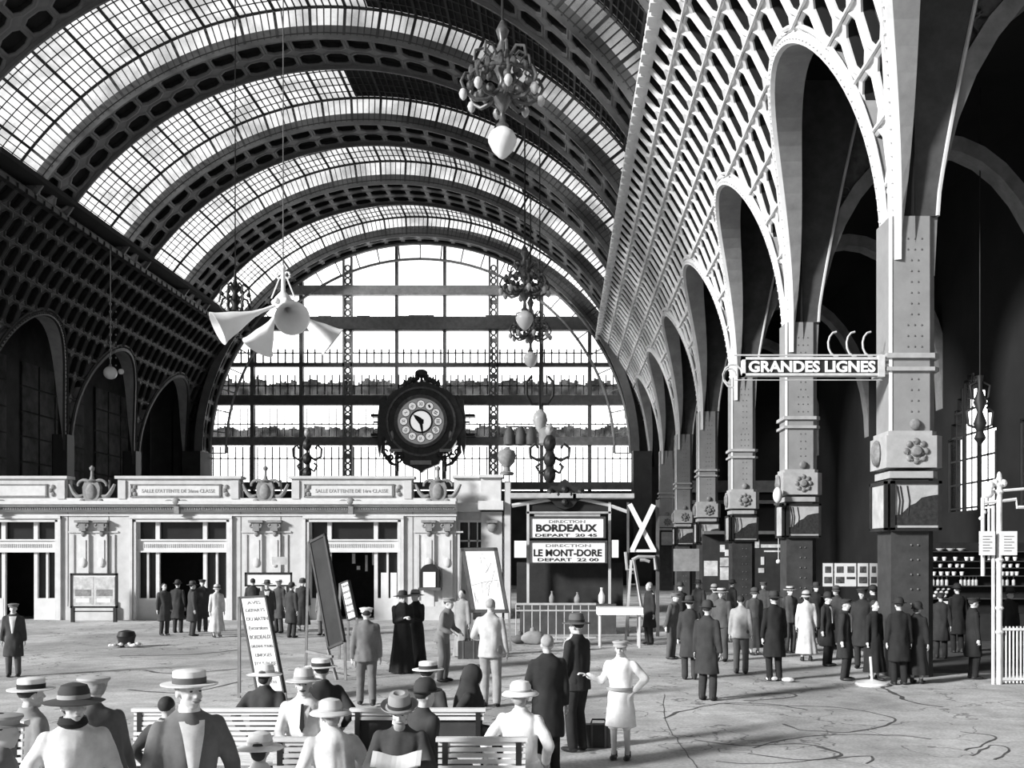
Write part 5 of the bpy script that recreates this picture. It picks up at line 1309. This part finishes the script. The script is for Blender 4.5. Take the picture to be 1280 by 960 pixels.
        if tie:
            MB().add([Wp(T(p)) for p in ((-.012,-.135,.50),(.012,-.135,.50),(.022,-.182,.27),(0,-.182,.22),(-.022,-.182,.27),(-.012,-.118,.49),(.012,-.118,.49),(.022,-.15,.27),(0,-.15,.22),(-.022,-.15,.27))], [(0,1,2,3,4),(9,8,7,6,5),(0,5,6,1),(1,6,7,2),(2,7,8,3),(3,8,9,4),(4,9,5,0)]).build('tie', INK, t)
    elif not robe and not (hat == 'veil') and abs(face) < 1.9 and fine:
        MB().lathe(Wp(T((0, -.006, .575))), [(.066*s, 0), (.063*s, .03*s), (.057*s, .03*s), (.06*s, 0)], 18, Mz).build('collar', cloth(.7), t, True)
    if robe or skirt:
        k_ = MB(); n = 44
        if seat:
            for i in range(2): chain(k_, [Wp(hips[i]), Wp(knees[i]), Wp(Vector((knees[i].x, knees[i].y-.02, .22)))], [.13*s, .10*s, .13*s])
            loft(k_, [(hip+Vector((0,-.02,-.1)), .2, .17), (hip+Vector((0,0,.06)), .17, .13)], 16, Matrix.Identity(3)); remesh(k_, 'skirt', LM, t, .02, 3, .015)
        else:
            hz = .03 if robe else .20; b0 = 0
            zs = [hip.z+.10, hip.z, hip.z-.15, hip.z-.4, (hip.z+hz)/2-.1, hz]; rs = [.15, .185, .20, .215, .235, .27]
            if child: rs = [.15, .18, .2, .22, .24, .26]
            for z, r_ in zip(zs, rs):
                for k in range(n):
                    a = 2*PI*k/n; am = .02*(1-z/hip.z)*math.cos(9*a+px)+.012*(1-z/hip.z)*math.sin(5*a); k_.v.append(tuple(Wp((hip.x+(r_+am)*math.cos(a)*1.0, (r_+am)*.82*math.sin(a)+stride*.02, z))))
            for i in range(5):
                for k in range(n): k2 = (k+1) % n; k_.f.append((i*n+k, i*n+k2, (i+1)*n+k2, (i+1)*n+k))
            k_.f.append(tuple(range(n))); k_.f.append(tuple(5*n+k for k in range(n))[::-1]); k_.build('robe_skirt' if robe else 'skirt', LM, t, True)
    if not (skirt or robe):
        l = MB(); loft(l, [(hip+Vector((0,0,-.08)), .15, .12), (hip+Vector((0,0,.08)), .15, .115)], 16, Matrix.Identity(3))
        for i in range(2):
            e = ank[i]+Vector((0,0,.0)); 
            if child: e = knees[i]*1.0
            chain(l, [Wp(hips[i]), Wp(knees[i]), Wp(e)] if not child else [Wp(hips[i]), Wp(e)], [.108*s, .078*s, .068*s] if not child else [.108*s, .09*s])
        remesh(l, 'trousers' if not child else 'short_trousers', LM, t, .018, 2, .010*s, 8/s)
    f = []
    for i, q in enumerate((-1, 1)):
        m = MB(); a = ank[i]; m.ball(Wp(a+Vector((0, -.06, -.045))), (.050*s, .14*s, .038*s), 12, 7, Mz); m.tube([Wp(a+Vector((0,.02,-.05))), Wp(a+Vector((0,.015,.04)))], [.048*s, .046*s], 10)
        m.v = [(v[0], v[1], max(v[2], z0+.001)) for v in m.v]; m.build('shoe', LEA, t, True)
    # head details ----------------------------------------------------
    if hair is None: hair = HAIRD
    if hat != 'veil':
        h = MB(); h.ball(Hp((0, .028, .045)), (.083*s, .09*s, .088*s), 16, 10, MH)
        if skirt and not robe: h.ball(Hp((0, .075, -.02)), (.06*s, .045*s, .055*s), 12, 8, MH)
        h.build('hair', hair, t, True)
    if fine and abs(face+turn) < 2.2:
        for q in (-1, 1):
            MB().ball(Hp((q*.030, -.083, .012)), (.0105*s, .006*s, .0055*s), 8, 5, MH).build('eye', INK, t, True); MB().tube([Hp((q*.016, -.093, .032)), Hp((q*.046, -.083, .034))], .004*s, 5).build('eyebrow', hair, t)
        MB().ball(Hp((0, -.094, -.060)), (.019*s, .006*s, .0035*s), 8, 5, MH).build('mouth', mat('lips', .2), t, True)
    if beard: MB().ball(Hp((0, -.097, -.048)), (.033*s, .012*s, .009*s), 10, 6, MH).build('moustache', hair, t, True)
    if beard == 'full': MB().ball(Hp((0, -.062, -.10)), (.05*s, .042*s, .055*s), 12, 8, MH).build('beard', hair, t, True)
    if hat: hat_(hat, MH, Wp(hc), s, cloth(hatv) if hat == 'veil' else mat('hat_%02d' % int(hatv*100), hatv, .8, 0, .08, 12), mat('hat_band_%02d' % int(bandv*100), bandv, .7), t)
    return t, Wp, wr_, MH, Hp
NB = dict()
def head_dy(H, seat): return 0
# --- foreground, standing
person('woman in white blouse and dark brimmed hat standing at the lower left', 92, 818, 6.7, 1.68, .55, 'wide', .06, .4, top=.78, low=.75, skirt=True, fine=True, hair=HAIRD, hands=((-.20,-.12,1.02),(.22,-.20,.98)), turn=.15)
_p = [o for o in sc.objects if o.name == 'person'][0]
MB().lathe((XX(92, 6.7), 6.69, 1.40), [(.075,0),(.095,.03),(.08,.07),(.06,.07),(.055,.0)], 18).build('scarf', INK, _p, True)
person('person in dark jacket and pale cap bending just behind the woman in white', 132, 828, 7.6, 1.66, -2.2, 'cap', .45, .1, top=.13, low=.5, fine=False, lean=.30, hair=HAIRG)
person('man in flat white straw hat with dark band, back turned, at the left edge', 36, 846, 7.7, 1.60, 2.5, 'boater', .78, .02, top=.28, low=.1, fine=True)
person('figure in a soft grey cap cut off by the lower left corner', -2, 872, 6.1, 1.60, 1.9, 'cap', .35, .1, top=.2, low=.1)
person('man in grey lounge jacket, open white shirt and flat straw hat at lower left', 236, 829, 6.7, 1.78, .55, 'boater', .75, .10, top=.16, low=.10, fine=True, hair=HAIRG, shirt=.8, hands=((-.30,-.05,.86),(.27,-.14,.92)), turn=.25, beard=True)
# --- seated on the benches
sd = dict(seat=True)
person('small dark-haired seated person half hidden behind the straw-hatted man', 208, 853, 9.5, 1.55, PI-.3, None, top=.06, seat=True)
person('woman in a wide floppy white hat and dark shawl seated before the timetable easel', 331, 838, 11.15, 1.68, PI-.1, 'wide', .78, .5, top=.05, low=.05, skirt=True, seat=True)
person('moustached man in white shirt and dark tie under a pale felt hat, facing us', 380, 833, 10.2, 1.74, .12, 'fedora', .6, .3, top=.75, low=.2, seat=True, fine=True, shirt=.85, tie=True, beard=True, hands=((-.16,-.30,.66),(.16,-.30,.66)))
person('man in a straw hat with dark band behind the moustached man', 402, 829, 11.2, 1.76, PI+.5, 'boater', .8, .03, top=.04, seat=True)
person('woman in a pale brimmed hat and white dress leaning forward on the middle bench', 424, 863, 8.5, 1.70, -2.6, 'round', .62, .5, top=.8, low=.8, skirt=True, seat=True, lean=.42, fine=True, hands=((-.2,-.35,.7),(.2,-.35,.7)), hair=HAIRG)
rd = person('bearded man in dark coat and tall curled hat reading a paper on the bench', 500, 872, 8.55, 1.72, .08, 'homburg', .30, .05, top=.06, low=.05, seat=True, fine=True, hands=((-.13,-.36,.83),(.15,-.34,.83)), nod=.30, beard='full', hair=HAIRG, shirt=None)
person('boy in a white straw boater with back turned left of the veiled woman', 534, 829, 11.2, 1.72, PI-.4, 'boater', .82, .05, top=.07, seat=True)
person('man in a dark round hat seated with back turned behind the reading man', 529, 853, 9.45, 1.72, 2.3, 'bowler', .05, .2, top=.05, seat=True)
person('woman under a long black veil seated in profile facing right', 589, 829, 11.3, 1.66, 1.45, 'veil', .04, top=.04, low=.04, skirt=True, seat=True)
person('woman in a round white hat and white blouse seated with back turned', 650, 854, 9.5, 1.70, PI-.15, 'round', .85, .35, top=.85, low=.8, skirt=True, seat=True, fine=True, hair=HAIRG)
person('person in a white sun hat low in front of the slatted bench', 322, 922, 7.4, 1.56, PI+.1, 'wide', .85, .7, top=.75, low=.7, skirt=True, seat=True, lean=.15)
# --- standing right of the benches
person('tall bareheaded figure in a long black coat at the end of the bench', 684, 796, 11.7, 1.62, PI+.2, None, top=.03, low=.03, coat=True, hair=HAIRG, hands=((-.26,-.02,.8),(.30,-.10,.82)))
person('man in a dark suit and dark felt hat standing beside the boy in white', 722, 768, 13.1, 1.74, PI+.9, 'fedora', .12, .04, top=.03, low=.03, hands=((-.24,-.05,.82),(.25,-.08,.84)), fine=True)
person('boy in a pale flat cap and belted white suit, one hand on his hip', 776, 801, 12.6, 1.48, -.25, 'cap', .42, .3, top=.85, low=.82, child=True, fine=True, hands=((-.48,-.10,1.22),(.20,-.05,1.00)), elbow=((-.3,.2,-1),(1,.25,-.1)), coat=True, belt=.35)
# --- middle distance
person('left of two priests in long black robes, arms folded, wide dark hat', 503, 737, 21.6, 1.74, .5, 'wide', .04, .04, top=.02, low=.02, robe=True, hands=((-.05,-.22,1.18),(.08,-.22,1.16)), fine=True)
person('right of two priests in long black robes, face hidden by a round hat', 520, 738, 22.2, 1.74, -.7, 'wide', .22, .04, top=.02, low=.02, robe=True, hands=((-.08,-.2,1.18),(.08,-.22,1.16)))
person('man in grey suit and pale cap walking away past the blackboard easel', 458, 763, 16.9, 1.66, PI+.25, 'cap', .7, .2, top=.17, low=.15, stride=.6, coat=False)
person('man in a light grey jacket seen from behind before the map board', 613, 745, 16.9, 1.80, PI-.1, None, top=.50, low=.30, hair=HAIRG, hands=((-.26,-.05,.86),(.18,-.25,1.1)))
person('stooping figure in dusty grey right of the two priests', 553, 745, 20.2, 1.70, 1.2, 'cap', .3, .1, top=.20, low=.18, lean=.25, hands=((-.15,-.30,1.0),(.15,-.32,1.0)))
person('person in a long pale robe standing left of the map board', 578, 729, 25.0, 1.66, -.6, None, top=.28, low=.28, robe=True)
person('short person in dark coat with pale collar standing at the far left', 17, 752, 21.0, 1.52, .3, 'cap', .2, .5, top=.05, low=.09, coat=True, shirt=.7)
# --- crowd before the pavilion
g1 = 'travellers before the waiting rooms'
for px, py, Y, H, fc, ht, hv, tp, lw, sk, lb in (
    (205, 748, 31.5, 1.62, .8, None, .1, .06, .05, False, 'dark-coated traveller left of the first doorway opening'),
    (222, 744, 32.5, 1.66, PI, 'bowler', .05, .04, .04, False, 'traveller in a dark round hat before the first doorway, back turned'),
    (240, 742, 31.2, 1.66, 2.2, 'fedora', .08, .05, .05, False, 'traveller in dark brimmed hat at the middle of the first doorway'),
    (253, 738, 33.0, 1.70, .4, 'cap', .06, .05, .05, False, 'traveller in dark cap at the right jamb of the first doorway'),
    (271, 737, 30.8, 1.58, .6, 'cloche', .5, .62, .55, True, 'woman in a light knee-length dress at the right of the first doorway'),
    (316, 731, 32.8, 1.74, PI+.2, None, .1, .05, .05, False, 'tall bareheaded traveller in dark clothes right of the nearest timetable easel'),
    (334, 735, 31.0, 1.70, .2, 'fedora', .1, .06, .06, False, 'dark-suited traveller with a pale shirt under the wide framed notice'),
    (349, 733, 32.4, 1.70, -.4, 'boater', .7, .07, .06, False, 'traveller in a straw hat under the right half of the framed notice'),
    (364, 738, 30.6, 1.64, PI-.5, 'bowler', .05, .05, .05, False, 'traveller in dark round hat just left of the blackboard easel'),
    (378, 733, 33.4, 1.70, .5, 'cloche', .08, .06, .05, True, 'woman in dark clothes partly behind the blackboard easel'),
    (404, 742, 31.5, 1.62, -.3, 'cap', .3, .2, .12, False, 'grey-jacketed traveller partly hidden by the blackboard easel')):
    person(lb, px, py, Y, H, fc, ht, hv, .03, top=tp, low=lw, skirt=sk, coat=not sk, group=g1, shirt=.7 if 'pale shirt' in lb else None)
g2 = 'travellers along the right arcade'
for px, py, Y, H, fc, ht, hv, tp, lw, sk, ct, lb in (
    (812, 716, 28.4, 1.74, -1.1, None, .1, .03, .03, False, True, 'bareheaded man in black with a bright face turned left beside the ladder'),
    (838, 738, 24.5, 1.62, .9, 'cap', .2, .10, .10, False, False, 'stooping traveller in dark grey right of the cloth-covered table'),
    (862, 734, 20.5, 1.66, PI, 'fedora', .06, .05, .05, False, True, 'dark traveller with a brimmed hat, left one of the near arcade crowd'),
    (884, 740, 17.6, 1.70, 2.6, 'bowler', .05, .04, .04, False, True, 'big dark figure in a round hat nearest the camera in the arcade crowd'),
    (902, 727, 24.0, 1.72, -.5, 'boater', .6, .09, .07, False, False, 'traveller in a straw hat behind the nearest dark figure of the crowd'),
    (926, 738, 21.5, 1.66, PI-.3, None, .1, .34, .10, False, False, 'man in a light grey jacket with back turned in the arcade crowd'),
    (943, 730, 25.5, 1.66, .3, 'cloche', .08, .08, .05, True, False, 'woman in a dark close hat behind the light grey jacket'),
    (968, 728, 20.3, 1.76, PI+.2, 'fedora', .05, .02, .02, False, True, 'tall man in black, back turned, between the pale jacket and pale coat'),
    (987, 727, 26.0, 1.70, .4, 'boater', .55, .08, .07, False, False, 'traveller in straw hat behind the woman in the pale coat'),
    (1008, 735, 24.0, 1.64, PI-.1, 'cloche', .45, .60, .58, True, False, 'woman in a pale belted coat with back turned in the arcade crowd'),
    (1034, 736, 23.0, 1.64, .8, 'bowler', .04, .03, .03, False, True, 'man in dark round hat left of the white-collared figure'),
    (1056, 734, 20.4, 1.64, 1.0, 'cap', .05, .03, .03, False, True, 'person in black with a broad white collar left of the nearest column'),
    (1078, 722, 22.5, 1.78, -.5, 'cap', .04, .03, .03, False, True, 'man in a dark peaked cap and dark coat just left of the nearest column'),
    (1093, 738, 20.3, 1.62, .6, None, .1, .02, .02, True, False, 'woman in black standing right of the white stand base stem'),
    (1124, 734, 19.7, 1.66, PI, 'bowler', .03, .02, .02, False, True, 'man in black with back turned in front of the nearest column'),
    (1146, 742, 19.9, 1.58, 2.4, 'cloche', .03, .02, .02, True, False, 'short woman in black right of the nearest column foot'),
    (1197, 723, 26.0, 1.74, PI, 'bowler', .02, .015, .015, False, True, 'man in black silhouetted against the refreshment shelves'),
    (1216, 738, 20.6, 1.66, 1.6, 'cap', .03, .02, .02, False, True, 'man in dark clothes walking left of the pipe gate'),
    (850, 737, 30.0, 1.66, .4, 'bowler', .05, .05, .05, False, True, 'distant dark traveller just left of the notice stand post'),
    (873, 733, 32.0, 1.68, -.6, 'fedora', .06, .04, .04, False, True, 'distant traveller in dark brimmed hat under the grey notice stand'),
    (893, 736, 29.0, 1.64, PI, 'cloche', .3, .12, .10, True, False, 'grey-dressed woman before the left papers of the bookstall'),
    (915, 733, 33.0, 1.66, 2.0, 'bowler', .05, .04, .04, False, True, 'distant dark figure before the square papers of the bookstall'),
    (955, 734, 31.5, 1.66, -.8, 'cap', .1, .06, .06, False, True, 'distant dark figure between the second and third columns'),
    (1020, 728, 28.5, 1.70, .2, 'fedora', .05, .03, .03, False, True, 'dark traveller in front of the display board, left end'),
    (1046, 733, 27.0, 1.66, -1.2, 'cloche', .08, .05, .05, True, False, 'dark-dressed woman in front of the middle of the display board'),
    (1092, 730, 26.0, 1.70, PI+.5, 'bowler', .03, .02, .02, False, True, 'man in black behind the peaked-cap man, near the display board'),
    (1176, 745, 24.5, 1.60, 2.8, 'cap', .04, .03, .03, False, True, 'short dark figure between the nearest column and the white card'),
    (1262, 722, 24.0, 1.70, .3, 'fedora', .05, .03, .03, False, True, 'dark man behind the picket panel of the gate')):
    person(lb, px, py, Y, H, fc, ht, hv, .03, top=tp, low=lw, skirt=sk, coat=ct, group=g2, shirt=.8 if 'collar' in lb else None, hair=HAIRG if 'bright face' in lb else HAIRD, lean=.25 if 'stooping' in lb else 0)
# ---------------------------------------------------------------- things held
t_, Wp, wr_, MH, Hp = rd
m = MB().grid(lambda u, v: Wp((-.20+.40*u, -.50+.22*v-.03*math.sin(PI*u), .86+.08*v+.02*math.cos(2*PI*u))), 10, 4)
n_ = len(m.v); m.v += [(a, b2, c-.006) for a, b2, c in m.v[:n_]]; m.f += [tuple(i+n_ for i in f_) for f_ in m.f[:]]
tag(m.build('newspaper', PAPER), 'open white newspaper held by the bearded reading man', 'newspaper')

bpy.data.scenes.remove(TS)
